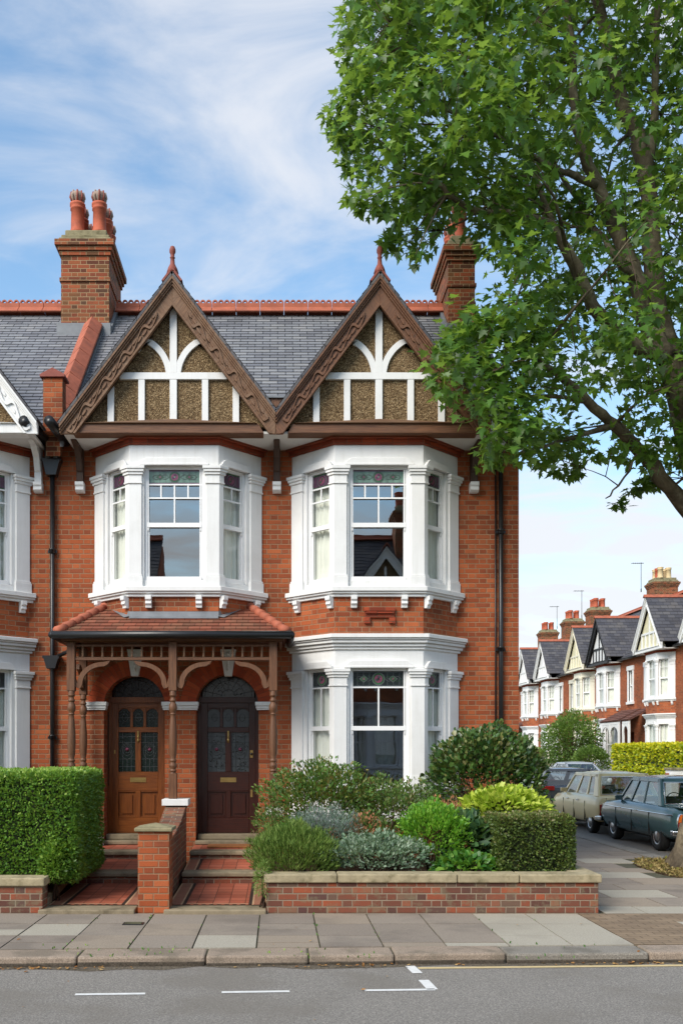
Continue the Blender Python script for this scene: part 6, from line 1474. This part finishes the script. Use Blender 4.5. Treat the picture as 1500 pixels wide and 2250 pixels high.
S1 = dict(paint='teal', L=4.15, W=1.62, wr=.30, prof=[(0, .70, .33, .74), (.10, .755, .29, .82), (.5, .79, .26, .87), (1.6, .81, .24, .90), (3.0, .81, .24, .90), (3.8, .78, .26, .84), (4.05, .75, .30, .78), (4.15, .70, .34, .70)],
  wheels=(.88, 3.28), gh=((.78, 3.10), (1.18, 2.62), .70, .56, .87, 1.40), cuts=[(.03, .08), (.40, .035), (.70, .045), (.98, .05)], bz=.36, bm='chrome', tl=(.58, .70, .40, .76, 'oval'), strip=.74, handles=(1.75, 2.65), doors=(1.15, 2.05, 2.95), chromewin=True, boot='sedan')
car('parked_car', 'teal vintage saloon with chrome bumper parked nearest, beside the tree trunk', 8.1, 2.95, 0, S1, CG)
S2 = dict(paint='cream', L=3.65, W=1.58, wr=.28, prof=[(0, .72, .34, .86), (.10, .76, .30, .90), (.6, .78, .26, .92), (1.6, .79, .24, .92), (2.6, .79, .24, .90), (3.3, .77, .26, .84), (3.55, .75, .30, .78), (3.65, .70, .34, .70)],
  wheels=(.62, 2.98), gh=((.16, 2.75), (.45, 2.15), .70, .58, .88, 1.41), cuts=[(.05, .13), (.30, .045), (.62, .045), (.98, .05)], bz=.34, bm='chrome', tl=(.60, .70, .44, .70, 'box'), strip=None, handles=(1.35, 2.15), doors=(.85, 1.65, 2.5), chromewin=True, boot='hatch')
car('parked_car', 'cream vintage hatchback parked between the teal saloon and a grey car', 8.1, 7.2, 0, S2, CG)
S3 = dict(paint='grey', L=4.2, W=1.78, wr=.32, prof=[(0, .82, .34, .92), (.12, .87, .26, .98), (.8, .89, .20, 1.0), (3.0, .89, .20, .98), (3.9, .85, .22, .82), (4.2, .72, .26, .70)],
  wheels=(.85, 3.40), gh=((.10, 3.25), (.50, 2.2), .80, .62, .97, 1.44), cuts=[(.08, .2), (.35, .03), (.64, .03), (.98, .04)], bz=.36, bm='plate', bh=.1, tl=(.52, .86, .86, .98, 'box'), strip=None, handles=(1.5, 2.45), doors=(1.1, 2.0, 3.0), boot='hatch', mirror='grey')
car('parked_car', 'modern dark grey hatchback with wide red tail lights behind the bushes', 8.05, 11.2, 0, S3, CG)
S4 = dict(S3); S4['paint'] = 'darkcar'; S4['mirror'] = 'darkcar'
car('parked_car', 'dark car farthest along the near kerb, only its roof showing', 8.35, 16.6, 0, S4, CG)
S5 = dict(S3); S5.update(paint='silver', mirror='silver', L=4.5, gh=((.55, 3.5), (1.35, 2.6), .78, .60, .95, 1.44), wheels=(.9, 3.6), prof=[(0, .82, .34, .88), (.12, .87, .26, .94), (.8, .89, .20, .97), (3.2, .89, .20, .97), (4.1, .85, .22, .86), (4.5, .72, .26, .72)])
car('parked_car', 'silver saloon facing the viewer beside the far garden shrubs', 12.9, 28.5, R(180), S5, CG)

# last checks: every top-level piece has a label unless it is structure or stuff
